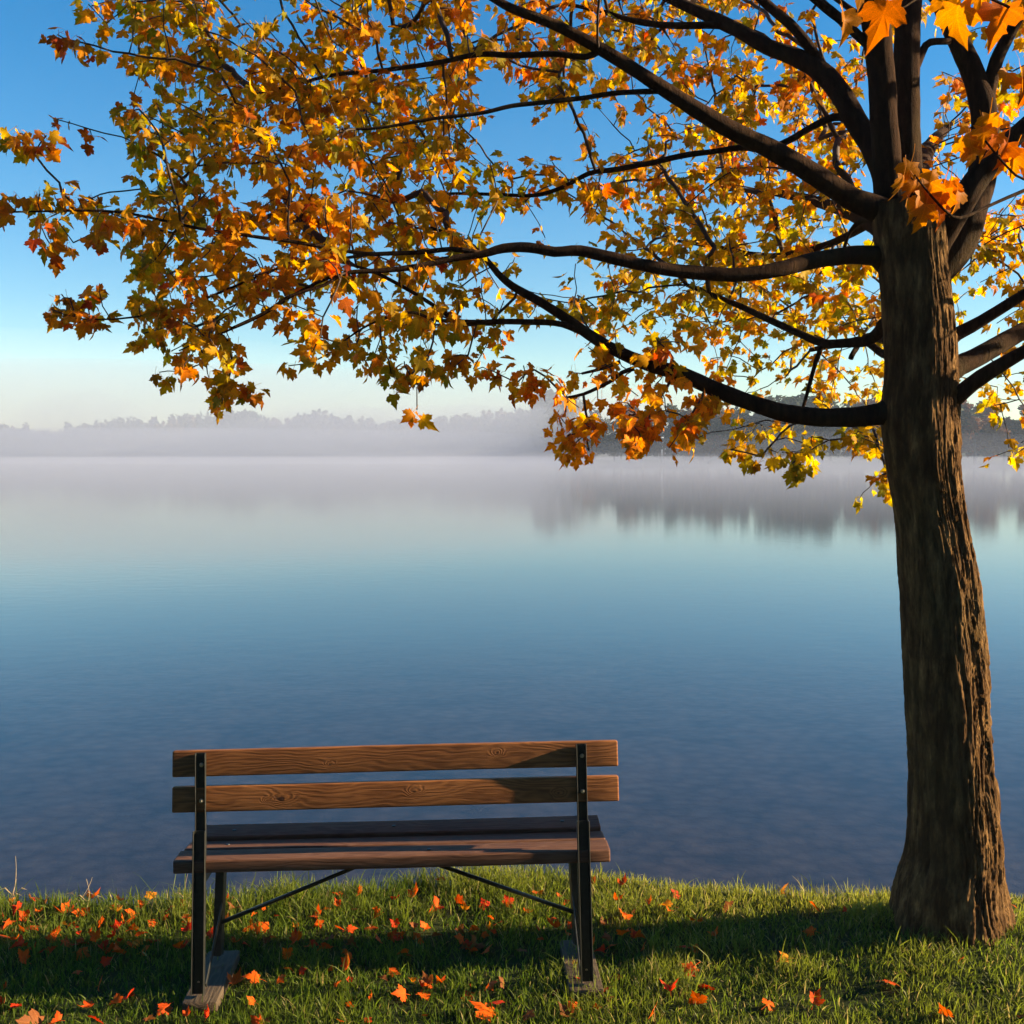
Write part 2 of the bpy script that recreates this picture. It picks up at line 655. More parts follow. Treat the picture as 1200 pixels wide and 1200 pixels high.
M_BARK = mat_bark('maple_bark', 1.0, (.050, .024, .010), (.52, .31, .12), 1.3)
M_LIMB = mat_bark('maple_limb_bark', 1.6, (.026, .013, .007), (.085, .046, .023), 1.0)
M_TWIG = mat_simple('twig_bark', (.035, .022, .016), .8, 0, 40, .35)
M_LEAF = mat_leaf('maple_leaf_mass', 'attr', .58, .5, True)
M_LEAF_O = mat_leaf('maple_leaf_single', 'object', .58, .5, True)
M_FALLEN = mat_leaf('fallen_leaf', 'object', .3, .6, True)
M_BACK1 = mat_wood('weathered_pine_back_top', (.030, .010, .003), (.13, .046, .013), (.27, .105, .030), knots=((-.235, -.015, .007), (.355, .012, .008)))
M_BACK2 = mat_wood('weathered_pine_back_low', (.034, .012, .004), (.15, .052, .014), (.31, .122, .035), knots=((-.405, -.005, .014), (-.455, -.010, .007), (.06, .008, .010), (.57, -.01, .009)))
M_SEAT = mat_wood('shade_toned_weathered_seat_wood', (.024, .010, .005), (.080, .034, .018), (.14, .068, .038))  # shade of the trunk put into the seat's dark wood colour
M_RUNNER = mat_wood('grey_runner_wood', (.018, .013, .008), (.050, .036, .022), (.10, .075, .048))
M_IRON = mat_simple('black_painted_iron', (.012, .014, .012), .42, .2, 60, .5, .2)
M_BOLT = mat_simple('zinc_bolt', (.50, .46, .40), .4, .9, 200, .2)
M_GROUND = mat_ground()
M_WATER = mat_water()
M_GRASS = mat_leaf('grass_blades', 'attr', .5, .4)
M_FAR = mat_leaf('far_tree_leaves', 'attr', .25, .7)
M_FARO = mat_leaf('far_tree_crown', 'object', .25, .7)

# ------------------------------------------------------------------ terrain
WATER_Z = -.35
EDGE_U = [-900, 0, 120, 250, 400, 500, 560, 660, 740, 830, 930, 1050, 1190, 1400, 2100]
EDGE_V = [1044, 1054, 1052, 1048, 1038, 1031, 1028, 1028, 1033, 1046, 1055, 1058, 1059, 1062, 1080]


def surf_np(x, y):
    """height of the grass bank before the drop"""
    z = .095 * np.exp(-(((x - 1.75) / .75) ** 2 + ((y - 4.02) / np.where(y > 4.02, .42, .75)) ** 2))
    z = z - .035 / (1 + np.exp((x + .2) * 3))
    z = z + .018 * (fbm(np.stack([x * 1.3, y * 1.3, 0 * x + 3], -1), 3, 5) - .5)
    return z


_ex, _ey = [], []
for u_, v_ in zip(EDGE_U, EDGE_V):
    q_ = PG(u_, v_, 0.0)
    _ex.append(q_.x)
    _ey.append(q_.y)


def edge_np(x):
    e = np.interp(x, _ex, _ey)
    e = e + .05 * (vnoise(np.stack([x * 3.1, 0 * x, 0 * x], -1), 9) - .5)
    far = np.abs(x) > 6
    return np.where(far, e + .2 * np.sin(x * .13), e)


# far shore line (x, y) pairs: the near spit on the right, the far shore on the left
SHORE_X = np.array([-700, -300, -140, -60, 8, 13, 17, 40, 90, 150, 260, 700])
SHORE_Y = np.array([300, 330, 360, 368, 372, 300, 205, 198, 188, 170, 120, 60])


def height_np(x, y):
    e = edge_np(x)
    d = y - e
    near = surf_np(x, y)
    bed = WATER_Z - .10 - .022 * np.maximum(d - .35, 0) - .06 * np.maximum(d - 5, 0)
    bed = np.maximum(bed, -3.2) + .05 * (fbm(np.stack([x * .9, y * .9, 0 * x], -1), 3, 21) - .5)
    t = np.clip((d + .02) / .42, 0, 1)
    t = t * t * (3 - 2 * t)
    z = near * (1 - t) + bed * t
    sy = np.interp(x, SHORE_X, SHORE_Y)
    ds = y - sy
    land = np.clip(ds / 14 + .15, -3, 1) * .9
    hill = 5 * np.clip((ds - 25) / 160, 0, 1) ** 1.3 * (.6 + .8 * fbm(np.stack([x * .006, y * .006, 0 * x], -1), 2, 33))
    far = WATER_Z + land + hill
    return np.where(ds > -30, np.maximum(z, far), z)


def hz(x, y):
    return float(height_np(np.array([float(x)]), np.array([float(y)]))[0])


def graded(a, b, near0, near1, step, grow):
    v = list(np.arange(near0, near1, step))
    s, p = step, near1
    while p < b:
        v.append(p)
        s *= grow
        p += s
    v.append(b)
    s, p = step, near0
    lo = []
    while p > a:
        s *= grow
        p -= s
        lo.append(max(p, a))
    return np.array(sorted(set(lo)) + v)


gx = graded(-640, 640, -3.6, 3.6, .045, 1.09)
gy = graded(-60, 820, 2.6, 6.2, .04, 1.06)
GX, GY = np.meshgrid(gx, gy)
GZ = height_np(GX.ravel(), GY.ravel())
nv, nu = GX.shape
ii = np.arange(nv * nu).reshape(nv, nu)
gf = np.stack([ii[:-1, :-1], ii[:-1, 1:], ii[1:, 1:], ii[1:, :-1]], -1).reshape(-1, 4)
link('ground', mesh_np('ground', np.stack([GX.ravel(), GY.ravel(), GZ], -1), gf), M_GROUND, kind='structure')

wv = np.array([[x, y, WATER_Z] for x in (-640, 640) for y in (3.2, 815)])
link('lake_water', mesh_np('lake_water', wv, np.array([[0, 2, 3, 1]]), False), M_WATER, kind='structure')


# ------------------------------------------------------------------ grass
def blades(x, y, h, w, lean, col, bow=1.0):
    """one blade per entry, 7 vertices each"""
    n = len(x)
    z = height_np(x, y) - .006
    az = rng.uniform(0, 2 * np.pi, n)
    la = rng.uniform(0, 2 * np.pi, n)
    side = np.stack([np.cos(az), np.sin(az), 0 * az], -1)
    ln = np.stack([np.cos(la), np.sin(la), 0 * la], -1) * lean[:, None]
    base = np.stack([x, y, z], -1)
    V = np.zeros((n, 7, 3))
    for k, (t, ww) in enumerate(((0, .8), (.38, 1.0), (.74, .62))):
        c = base + ln * (h * t ** (1.6 * bow))[:, None]
        c[:, 2] += h * t * (1 - .25 * lean * t)
        V[:, 2 * k] = c - side * (w * ww / 2)[:, None]
        V[:, 2 * k + 1] = c + side * (w * ww / 2)[:, None]
    c = base + ln * h[:, None]
    c[:, 2] += h * (1 - .32 * lean)
    V[:, 6] = c
    b = (np.arange(n) * 7)[:, None]
    q = np.concatenate([b + np.array([0, 1, 3, 2]), b + np.array([2, 3, 5, 4])])
    t3 = b + np.array([4, 5, 6])
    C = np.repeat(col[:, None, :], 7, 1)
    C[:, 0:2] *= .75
    return V.reshape(-1, 3), q, t3, C.reshape(-1, 3)


def grass_patch(name, x0, x1, y0, y1, dens, hh, seed_shift=0.0):
    n = int((x1 - x0) * (y1 - y0) * dens)
    x = rng.uniform(x0, x1, n)
    y = rng.uniform(y0, y1, n)
    e = edge_np(x)
    cl = fbm(np.stack([x * 5, y * 5, 0 * x + seed_shift], -1), 3, 40)
    fine = vnoise(np.stack([x * 22, y * 22, 0 * x], -1), 41)
    patch = vnoise(np.stack([x * 3.3, y * 3.3, 0 * x + 9], -1), 47)
    keep = (y < e + .13) & (rng.uniform(0, 1, n) < (.30 + .65 * fine + .3 * cl) * np.clip(.18 + 1.9 * patch, 0, 1))
    dtr = np.hypot(x - 1.68, y - 4.10)
    keep &= dtr > .19
    x, y, cl, e, dtr = x[keep], y[keep], cl[keep], e[keep], dtr[keep]
    n = len(x)
    rough = np.exp(-((e - y) / .28) ** 2)              # longer unmown fringe along the bank
    leftside = 1 / (1 + np.exp((x - .35) * 4))
    h = hh * (.30 + 1.2 * cl) * rng.uniform(.5, 1.45, n) * (1 + .65 * rough * leftside)
    h *= np.where(rng.uniform(0, 1, n) < .03, 1.9, 1)
    w = rng.uniform(.0026, .0052, n)
    lean = rng.uniform(.1, 1.0, n) ** 1.2
    g1, g2 = np.array([.032, .070, .010]), np.array([.135, .19, .026])
    dry = np.array([.34, .28, .11])
    k = rng.uniform(0, 1, n)[:, None]
    col = g1 * (1 - k) + g2 * k
    yel = np.clip(.66 * (1 - leftside) * (.45 + rough) + .2 * rough + .8 * (cl - .45), 0, .85)[:, None]  # yellower right and edge; the bank edge's sunlit glow is put into the colour
    col = col * (1 - yel) + np.array([.23, .24, .045]) * yel
    dr = (rng.uniform(0, 1, n) < .035 + .06 * (1 - leftside))[:, None]
    col = np.where(dr, dry, col)
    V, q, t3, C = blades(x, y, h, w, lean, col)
    return V, q, t3, C


parts = [grass_patch('a', -3.3, 3.5, 2.9, 4.95, 11500, .050), grass_patch('b', -5.5, 5.5, 1.6, 2.9, 2200, .05, 3.0),
         grass_patch('c', -6.5, -3.3, 2.9, 5.2, 2600, .055, 5.0), grass_patch('d', 3.5, 6.5, 2.9, 5.2, 2600, .055, 7.0)]
off, Vs, Qs, Ts, Cs = 0, [], [], [], []
for V, q, t3, C in parts:
    Vs.append(V); Qs.append(q + off); Ts.append(t3 + off); Cs.append(C)
    off += len(V)
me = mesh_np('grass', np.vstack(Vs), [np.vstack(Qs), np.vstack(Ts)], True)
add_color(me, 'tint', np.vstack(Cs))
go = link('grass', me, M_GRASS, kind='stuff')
tag(go, 'short green lawn grass covering the lake bank', 'grass')


# a few tall dry stalks rising from the fringe
def stalk(u, v0, v1, du, label):
    q0 = PG(u, v0 + 14, -.01)
    q0.z = hz(q0.x, q0.y)
    top = P(u + du, v1, q0.y + .02)
    mb = MB()
    pts = []
    for k in range(9):
        t = k / 8
        p = q0.lerp(top, t)
        p.x += .014 * math.sin(t * 3.1) * (1 if du > 0 else -1)
        pts.append(p)
    for k in range(8):
        mb.rod(pts[k], pts[k + 1], .0016 * (1 - .6 * k / 8), .0016 * (1 - .6 * (k + 1) / 8), 5, False)
    for s_ in (-1, 1):      # a folded blade low on the stem
        b0 = pts[2]
        b1 = b0 + Vector((s_ * .035, .006, .030))
        b2 = b0 + Vector((s_ * .062, .004, .024))
        mb.add([b0, b0 + Vector((0, .002, .004)), b1, b1 + Vector((0, .003, .004)), b2], [[0, 2, 3, 1]], [[2, 4, 3]])
    o = mb.build('grass_stalk', M_DRY)
    tag(o, label, 'grass stalk', 'tall dry stalks along the grass edge')


M_DRY = mat_simple('dry_straw', (.42, .32, .17), .7, 0, 60, .2)
for args in [(10, 1040, 1003, 8, 'tallest pale dry grass stalk at the far left of the bank edge'),
             (100, 1048, 1030, 1, 'short upright dry stalk on the left grass edge'),
             (84, 1044, 1028, 24, 'dry stalk bending rightwards over the left grass edge'),
             (1083, 1110, 1092, 3, 'pale curved grass stalk in the shade at the foot of the trunk'),
             (222, 1046, 1024, -2, 'thin dry stalk standing beside the left bench post'),
             (1, 1042, 1030, 18, 'slanting dry stalk at the left edge of the grass')]:
    stalk(*args)

# ------------------------------------------------------------------ maple tree
tree = bpy.data.objects.new('maple_tree', None)
COL.objects.link(tree)
tree.location = (0, 0, 0)
tag(tree, 'large autumn maple with orange and yellow leaves beside the bench on the lake bank', 'tree')

TR_Y = 4.10
# trunk outline from the photograph: row, centre column, width in pixels
TRUNK = [(1118, 1113, 150), (1100, 1113, 143), (1085, 1113, 134), (1060, 1112, 127), (1030, 1113, 118), (1000, 1119, 107), (960, 1118, 100),
         (900, 1115, 94), (800, 1109.5, 91), (700, 1102, 87), (600, 1090, 76), (550, 1082, 80), (500, 1079, 86), (470, 1078, 84), (440, 1079, 79),
         (400, 1078, 79), (350, 1075, 77), (300, 1069, 76), (265, 1066, 82), (240, 1062, 78)]
tz, tx, tr_ = [], [], []
for v, u, w in TRUNK:
    p = P(u, v, TR_Y)
    tz.append(p.z)
    tx.append(p.x)
    dep = (p - Vector((0, 0, CAM_H))).length
    tr_.append(w / FPX * p.y / math.cos(math.atan((u - 600) / FPX)) / 2 * .97)
tz, tx, tr_ = np.array(tz), np.array(tx), np.array(tr_)
o_ = np.argsort(tz)
tz, tx, tr_ = tz[o_], tx[o_], tr_[o_]
Z0, Z1 = tz[0] - .08, tz[-1]
NT, NZ = 300, 760
zz = np.linspace(Z0, Z1, NZ)
th = np.linspace(0, 2 * np.pi, NT, endpoint=False)
ZZ, TH = np.meshgrid(zz, th, indexing='ij')
R = np.interp(ZZ, tz, tr_)
CX = np.interp(ZZ, tz, tx)
# soften the profile
ker = np.hanning(41); ker /= ker.sum()
for A in (R, CX):
    pad = np.pad(A, ((20, 20), (0, 0)), 'edge')
    for j in range(1):
        sm = np.apply_along_axis(lambda c: np.convolve(c, ker, 'valid'), 0, pad[:, :1])
    A[:] = sm
base_z = .06
# buttress roots
hgt = np.clip(1 - (ZZ - base_z + .04) / .34, 0, 1.3)
lobes = .5 + .5 * np.cos(5 * TH + .9 + .5 * np.sin(TH * 2))
R = R * (1 + .24 * hgt ** 2 * (lobes - .45))
# bark: warped vertical fissures with plates
px = np.stack([np.cos(TH).ravel(), np.sin(TH).ravel(), ZZ.ravel()], -1)
pw = px.copy()
wrp = fbm(px * np.array([2.2, 2.2, 3.5]), 3, 61) - .5
wrp2 = fbm(px * np.array([7, 7, 9.]), 3, 63) - .5
ang = TH.ravel() + wrp * .34 + wrp2 * .10
pc = np.stack([np.cos(ang) * 9.0, np.sin(ang) * 9.0, ZZ.ravel() * 2.3], -1)
n1 = fbm(pc, 3, 71)
rid = 1 - np.abs(2 * n1 - 1) * 3.4            # fissure lines where n1 crosses .5
rid = np.clip(rid, 0, 1) ** 1.4
pc2 = np.stack([np.cos(ang) * 24, np.sin(ang) * 24, ZZ.ravel() * 7.0], -1)
n2 = fbm(pc2, 3, 75)
rid2 = np.clip(1 - np.abs(2 * n2 - 1) * 4.0, 0, 1)
plate = fbm(px * np.array([6, 6, 2.4]), 3, 81)
fine = fbm(px * np.array([26, 26, 22]), 3, 91) - .5
gran = fbm(px * np.array([60, 60, 75]), 2, 95) - .5
# right-hand (sunny) side is the most torn: strips of bark standing proud of each other
side = np.clip(np.cos(TH.ravel() + .55), 0, 1)
step = np.clip((plate - .52) * 26, -.5, .5) + .5 * np.clip((fbm(px * np.array([9, 9, 3.1]) + 5, 3, 87) - .5) * 30, -.5, .5)
disp = -.0085 * rid * (.60 + .6 * side) - .0042 * rid2 * (.65 + .6 * side) + .0065 * step * (.15 + side) + .005 * fine + .0032 * gran
disp = disp.reshape(ZZ.shape) * np.interp(ZZ, [Z0, .5, 1.2, 2.6], [1.15, 1.15, 1.0, .55])
big = (fbm(px * np.array([1.6, 1.6, 2.6]), 2, 99) - .5).reshape(ZZ.shape) * .020
Rr = R + disp + big
TX = CX + Rr * np.cos(TH)
TY = TR_Y + Rr * np.sin(TH) * .97
tv = np.stack([TX.ravel(), TY.ravel(), ZZ.ravel()], -1)
ti = np.arange(NZ * NT).reshape(NZ, NT)
tf = np.stack([ti[:-1], np.roll(ti, -1, 1)[:-1], np.roll(ti, -1, 1)[1:], ti[1:]], -1).reshape(-1, 4)
link('trunk', mesh_np('trunk', tv, tf), M_BARK, tree)


def catmull(pts, rad, seg):
    """pts: (n,3), rad: (n,) -> resampled smooth arrays about seg metres apart"""
    pts, rad = np.asarray(pts, float), np.asarray(rad, float)
    out, ro = [], []
    n = len(pts)
    for i in range(n - 1):
        p0, p1, p2, p3 = pts[max(i - 1, 0)], pts[i], pts[i + 1], pts[min(i + 2, n - 1)]
        k = max(1, int(math.ceil(np.linalg.norm(p2 - p1) / seg)))
        for j in range(k):
            t = j / k
            out.append(.5 * ((2 * p1) + (-p0 + p2) * t + (2 * p0 - 5 * p1 + 4 * p2 - p3) * t * t + (-p0 + 3 * p1 - 3 * p2 + p3) * t ** 3))
            ro.append(rad[i] * (1 - t) + rad[i + 1] * t)
    out.append(pts[-1])
    ro.append(rad[-1])
    return np.array(out), np.array(ro)


def tube(pts, rad, sides, wob=0.0, seed=0):
    """vertices and faces of a tapered tube"""
    n = len(pts)
    tan = np.gradient(pts, axis=0)
    tan /= np.linalg.norm(tan, axis=1)[:, None] + 1e-9
    ref = np.array([0.0, 1.0, 0.0]) if abs(tan[0][1]) < .8 else np.array([1.0, 0, 0])
    a = np.zeros_like(pts)
    prev = ref
    for i in range(n):
        q = prev - tan[i] * np.dot(prev, tan[i])
        q /= np.linalg.norm(q) + 1e-9
        a[i] = q
        prev = q
    b = np.cross(tan, a)
    t = np.arange(sides) / sides * 2 * np.pi
    rr = rad[:, None] * np.ones(sides)
    V = pts[:, None, :] + (a[:, None, :] * np.cos(t)[None, :, None] + b[:, None, :] * np.sin(t)[None, :, None]) * rr[:, :, None]
    if wob > 0:
        nn = fbm(V.reshape(-1, 3) * 22, 3, seed + 5).reshape(n, sides) - .5
        nl = fbm(V.reshape(-1, 3) * 7, 2, seed + 15).reshape(n, sides) - .5
        V = pts[:, None, :] + (V - pts[:, None, :]) * (1 + wob * nn + wob * .8 * nl)[:, :, None]
    idx = np.arange(n * sides).reshape(n, sides)
    F = np.stack([idx[:-1], np.roll(idx, -1, 1)[:-1], np.roll(idx, -1, 1)[1:], idx[1:]], -1).reshape(-1, 4)
    V = V.reshape(-1, 3)
    V = np.vstack([V, pts[-1][None], pts[0][None]])
    cap = np.array([[idx[-1, i], idx[-1, (i + 1) % sides], n * sides] for i in range(sides)] +
                   [[idx[0, (i + 1) % sides], idx[0, i], n * sides + 1] for i in range(sides)])
    return V, F, cap


# skeleton shared by the limbs and the twigs grown from them
node_p, node_len, node_par, node_r = [], [], [], []


def add_nodes(pts, rad, start_len, parent=-1):
    prev = parent
    ln = start_len
    ids = []
    for i, p in enumerate(pts):
        if i:
            ln += float(np.linalg.norm(p - pts[i - 1]))
        node_p.append(p)
        node_len.append(ln)
        node_par.append(prev)
        node_r.append(float(rad[i]))
        prev = len(node_p) - 1
        ids.append(prev)
    return ids


# limbs traced from the photograph: (name, [(column, row, distance, width px), ...], flare at its root)
LIMBS = [
    ('leader_stem', [(1052, 285, 4.16, 50), (1044, 235, 4.14, 38), (1040, 190, 4.12, 33), (1036, 140, 4.10, 31), (1033, 90, 4.08, 31), (1028, 40, 4.06, 32), (1020, -10, 4.05, 30), (1008, -120, 4.0, 26), (990, -240, 4.0, 20)], 0),
    ('leader_stem', [(1068, 285, 4.20, 48), (1065, 235, 4.20, 36), (1063, 190, 4.20, 32), (1062, 140, 4.20, 30), (1062, 90, 4.20, 29), (1063, 40, 4.2, 28), (1066, -10, 4.22, 27), (1075, -120, 4.3, 23), (1085, -240, 4.4, 16)], 0),
    ('limb', [(1075, 345, 4.22, 42), (1095, 318, 4.22, 42), (1122, 288, 4.22, 42), (1140, 240, 4.24, 36), (1151, 205, 4.25, 33), (1154, 165, 4.26, 31), (1152, 125, 4.27, 29), (1142, 90, 4.28, 25), (1124, 50, 4.3, 23), (1106, 10, 4.32, 21), (1090, -30, 4.34, 20), (1080, -110, 4.4, 14)], 0),
    ('limb', [(1150, 150, 4.27, 20), (1158, 110, 4.27, 17), (1168, 70, 4.25, 15), (1186, 35, 4.22, 13), (1204, 0, 4.2, 12), (1225, -45, 4.2, 10)], 0),
    ('limb', [(1085, 315, 4.10, 36), (1104, 282, 4.06, 36), (1125, 240, 4.04, 31), (1150, 203, 4.02, 27), (1180, 170, 4.0, 24), (1206, 145, 3.98, 22), (1260, 100, 3.95, 18), (1340, 50, 3.9, 15), (1500, 0, 3.9, 11), (1700, -60, 3.9, 7)], 0),
    ('limb', [(1082, 415, 4.16, 40), (1104, 402, 4.16, 24), (1122, 391, 4.16, 16), (1150, 376, 4.14, 14), (1200, 345, 4.1, 12), (1260, 310, 4.05, 9), (1330, 280, 4.0, 6)], 1),
    ('limb', [(1085, 448, 4.24, 40), (1108, 438, 4.28, 30), (1125, 428, 4.3, 24), (1150, 416, 4.35, 23), (1200, 387, 4.45, 20), (1270, 350, 4.6, 15), (1350, 320, 4.7, 9), (1500, 280, 4.8, 6)], 1),
    ('limb', [(1085, 498, 4.12, 42), (1106, 480, 4.08, 30), (1122, 464, 4.05, 20), (1150, 442, 4.0, 18), (1200, 412, 3.92, 15), (1260, 380, 3.85, 11), (1340, 350, 3.8, 9), (1500, 310, 3.75, 7), (1700, 280, 3.7, 5)], 1),
    ('limb', [(1068, 482, 4.14, 48), (1046, 482, 4.12, 36), (1030, 485, 4.11, 26), (1000, 489, 4.10, 23), (960, 489, 4.10, 22), (920, 484, 4.10, 21), (880, 472, 4.10, 19), (840, 457, 4.10, 18), (800, 439, 4.11, 17), (760, 427, 4.12, 16),
              (720, 410, 4.14, 14), (690, 392, 4.15, 13), (660, 371, 4.16, 11.5), (630, 352, 4.17, 10.5), (600, 335, 4.18, 9), (583, 320, 4.18, 7.5), (570, 304, 4.18, 6.5), (553, 288, 4.17, 5.5), (535, 277, 4.16, 4.5), (505, 267, 4.15, 3.5)], 1),
    ('limb', [(1062, 322, 4.16, 40), (1042, 308, 4.13, 34), (1026, 300, 4.11, 24), (1000, 299, 4.07, 20), (960, 304, 4.02, 19), (920, 314, 3.95, 18), (880, 321, 3.93, 17), (850, 322, 3.92, 16), (800, 318, 3.90, 15.5), (760, 312, 3.88, 14.5),
              (720, 303, 3.87, 14), (680, 294, 3.86, 13), (650, 295, 3.85, 12.5), (620, 290, 3.85, 12), (590, 291, 3.84, 10.5), (565, 298, 3.83, 9), (530, 303, 3.82, 8), (490, 312, 3.80, 7), (450, 317, 3.78, 6), (405, 320, 3.76, 5),
              (380, 334, 3.75, 4), (340, 347, 3.73, 3.5), (310, 366, 3.72, 3), (270, 385, 3.70, 2.5)], 1),
    ('limb', [(1066, 272, 4.14, 48), (1040, 252, 4.12, 38), (1022, 243, 4.1, 30), (1000, 234, 4.08, 26), (975, 218, 4.05, 24), (940, 196, 4.02, 23), (900, 173, 4.0, 22), (870, 159, 3.98, 21), (830, 137, 3.95, 19), (790, 112, 3.93, 17.5), (750, 86, 3.9, 15.5),
              (700, 55, 3.88, 14), (650, 29, 3.86, 12), (600, 10, 3.85, 10), (560, -12, 3.84, 8), (500, -40, 3.83, 5)], 1),
    ('limb', [(1052, 262, 4.22, 44), (1042, 230, 4.24, 34), (1036, 205, 4.26, 28), (1022, 172, 4.3, 26), (1002, 140, 4.35, 25), (985, 110, 4.4, 24), (962, 84, 4.45, 23), (935, 68, 4.5, 20), (900, 55, 4.56, 18), (868, 37, 4.62, 16), (835, 21, 4.7, 14), (800, 5, 4.78, 12), (760, -14, 4.85, 10), (690, -50, 5.0, 6)], 1),
    ('branch', [(960, 76, 4.46, 14), (950, 56, 4.46, 13), (932, 34, 4.46, 12), (905, 10, 4.47, 11), (880, -12, 4.5, 10), (830, -60, 4.55, 7)], 0),
    ('branch', [(1030, 66, 4.08, 13), (1006, 42, 4.06, 11), (983, 22, 4.05, 11), (960, 4, 4.04, 11), (935, -18, 4.03, 9), (890, -70, 4.0, 6)], 0),
    ('branch', [(1032, 40, 4.2, 9), (1010, 20, 4.25, 7), (985, 2, 4.3, 6), (960, -14, 4.35, 5)], 0),
    ('branch', [(850, 31, 4.66, 9), (800, 30, 4.7, 8), (750, 26, 4.75, 7), (705, 14, 4.8, 5), (660, 5, 4.85, 3.5)], 0),
    ('branch', [(775, 106, 3.92, 7), (740, 108, 3.91, 6), (700, 113, 3.9, 6), (660, 118, 3.88, 5.5), (600, 125, 3.86, 5), (560, 133, 3.85, 4.5), (500, 140, 3.84, 4), (450, 149, 3.83, 3.5), (400, 152, 3.82, 2.5)], 0),
    ('branch', [(702, 60, 3.88, 8), (687, 67, 3.9, 7), (650, 63, 3.92, 7), (600, 64, 3.95, 6.5), (560, 64, 3.98, 6), (510, 74, 4.0, 5.5), (467, 80, 4.02, 5), (400, 87, 4.05, 4.5), (350, 98, 4.07, 3.5), (300, 110, 4.1, 2.6)], 0),
    ('branch', [(990, 138, 4.38, 10), (975, 138, 4.4, 9), (950, 150, 4.42, 8.5), (925, 165, 4.44, 8), (895, 176, 4.46, 7.5), (867, 173, 4.5, 7), (830, 178, 4.54, 6.5), (800, 182, 4.58, 6.5), (750, 193, 4.62, 6), (715, 199, 4.65, 6), (690, 203, 4.68, 5.5), (660, 219, 4.7, 5), (627, 229, 4.72, 4.5), (580, 228, 4.75, 4), (523, 227, 4.78, 3)], 0),
    ('branch', [(692, 393, 4.15, 8), (660, 381, 4.13, 7), (630, 378, 4.1, 7), (590, 376, 4.08, 6.5), (550, 377, 4.05, 6), (533, 374, 4.04, 5.5), (510, 359, 4.03, 5), (477, 339, 4.02, 4.5), (443, 320, 4.0, 4), (418, 312, 3.98, 3)], 0),
    ('branch', [(536, 375, 4.04, 4.5), (510, 375, 4.0, 4), (485, 366, 3.98, 3.5), (455, 372, 3.96, 3), (425, 385, 3.95, 2.5), (400, 402, 3.94, 2)], 0),
    ('branch', [(562, 297, 3.83, 7), (530, 292, 3.82, 6), (495, 295, 3.8, 5.5), (460, 297, 3.78, 5), (430, 298, 3.77, 5), (395, 293, 3.76, 4.6), (337, 282, 3.73, 4.4), (283, 275, 3.7, 4.2), (233, 268, 3.68, 3.8), (180, 256, 3.66, 3.3), (130, 248, 3.64, 2.8), (60, 247, 3.62, 2.4), (-30, 250, 3.6, 2)], 0),
    ('branch', [(430, 299, 3.77, 4), (390, 305, 3.76, 3.6), (340, 310, 3.75, 3.4), (293, 328, 3.74, 3.2), (233, 353, 3.72, 3), (177, 368, 3.7, 2.6), (130, 374, 3.69, 2), (88, 373, 3.68, 1.6)], 0),
    ('branch', [(405, 320, 3.76, 4), (375, 330, 3.78, 3.6), (345, 345, 3.8, 3.4), (320, 362, 3.82, 3), (290, 378, 3.84, 2.8), (243, 397, 3.86, 2)], 0),
    ('branch', [(1064, 380, 4.3, 26), (1040, 377, 4.36, 18), (1032, 387, 4.4, 15), (1018, 399, 4.45, 13), (991, 402, 4.52, 11), (964, 402, 4.6, 10), (937, 391, 4.7, 9), (902, 375, 4.8, 8), (868, 359, 4.92, 7), (838, 347, 5.0, 6), (805, 334, 5.1, 4.5)], 1),
    ('branch', [(1062, 420, 4.3, 14), (1035, 415, 4.45, 9), (1012, 400, 4.6, 7), (1000, 412, 4.5, 6), (996, 420, 4.48, 6)], 0),
    ('branch', [(964, 404, 4.6, 6), (957, 420, 4.6, 5.5), (951, 442, 4.58, 5), (945, 462, 4.56, 4.5), (940, 480, 4.55, 4)], 0),
    ('branch', [(742, 432, 4.12, 6), (728, 437, 4.1, 5), (717, 446, 4.08, 4.5), (700, 455, 4.06, 4.5), (684, 462, 4.05, 4), (665, 466, 4.04, 3)], 0),
    ('branch', [(726, 424, 4.12, 5), (705, 432, 4.1, 4), (682, 438, 4.08, 3)], 0),
    ('dead_stub', [(778, 434, 4.11, 8), (777, 420, 4.09, 7.5), (774, 413, 4.07, 7), (768, 410, 4.05, 6), (762, 412, 4.03, 4)], 0),
    ('branch', [(1050, 268, 4.2, 14), (1013, 258, 4.5, 7), (997, 270, 4.6, 5), (990, 288, 4.65, 4), (984, 305, 4.7, 3)], 0),
    ('branch', [(1066, 92, 4.2, 12), (1080, 62, 4.2, 9), (1090, 50, 4.22, 8), (1112, 49, 4.25, 7)], 0),
    # limbs that reach away over the water and carry the leaves seen behind
    ('limb', [(1068, 300, 4.25, 30), (1052, 285, 4.6, 22), (1020, 262, 5.0, 18), (985, 245, 5.4, 15), (940, 232, 5.9, 11), (890, 222, 6.3, 7)], 1),
    ('limb', [(1072, 230, 4.3, 28), (1080, 190, 4.8, 20), (1095, 165, 5.4, 15), (1110, 150, 6.0, 9)], 1),
    ('branch', [(1020, 262, 5.0, 9), (960, 290, 5.3, 8), (900, 300, 5.7, 7), (840, 290, 6.0, 5), (780, 280, 6.2, 3)], 0),
    ('limb', [(1075, 440, 4.3, 26), (1060, 410, 4.7, 18), (1030, 395, 5.2, 13), (1000, 400, 5.7, 9), (950, 410, 6.1, 5)], 1),
    # the thin spray hanging in front of the trunk
    ('branch', [(1300, 160, 3.0, 6), (1240, 205, 2.95, 5), (1200, 223, 2.9, 4.5), (1160, 241, 2.85, 4), (1125, 256, 2.8, 3.8), (1108, 248, 2.78, 3), (1085, 222, 2.76, 2.4), (1072, 205, 2.75, 2)], 0),
    ('branch', [(1240, 205, 2.95, 4), (1200, 210, 2.9, 3), (1175, 190, 2.88, 2.6), (1155, 165, 2.86, 2.2)], 0),
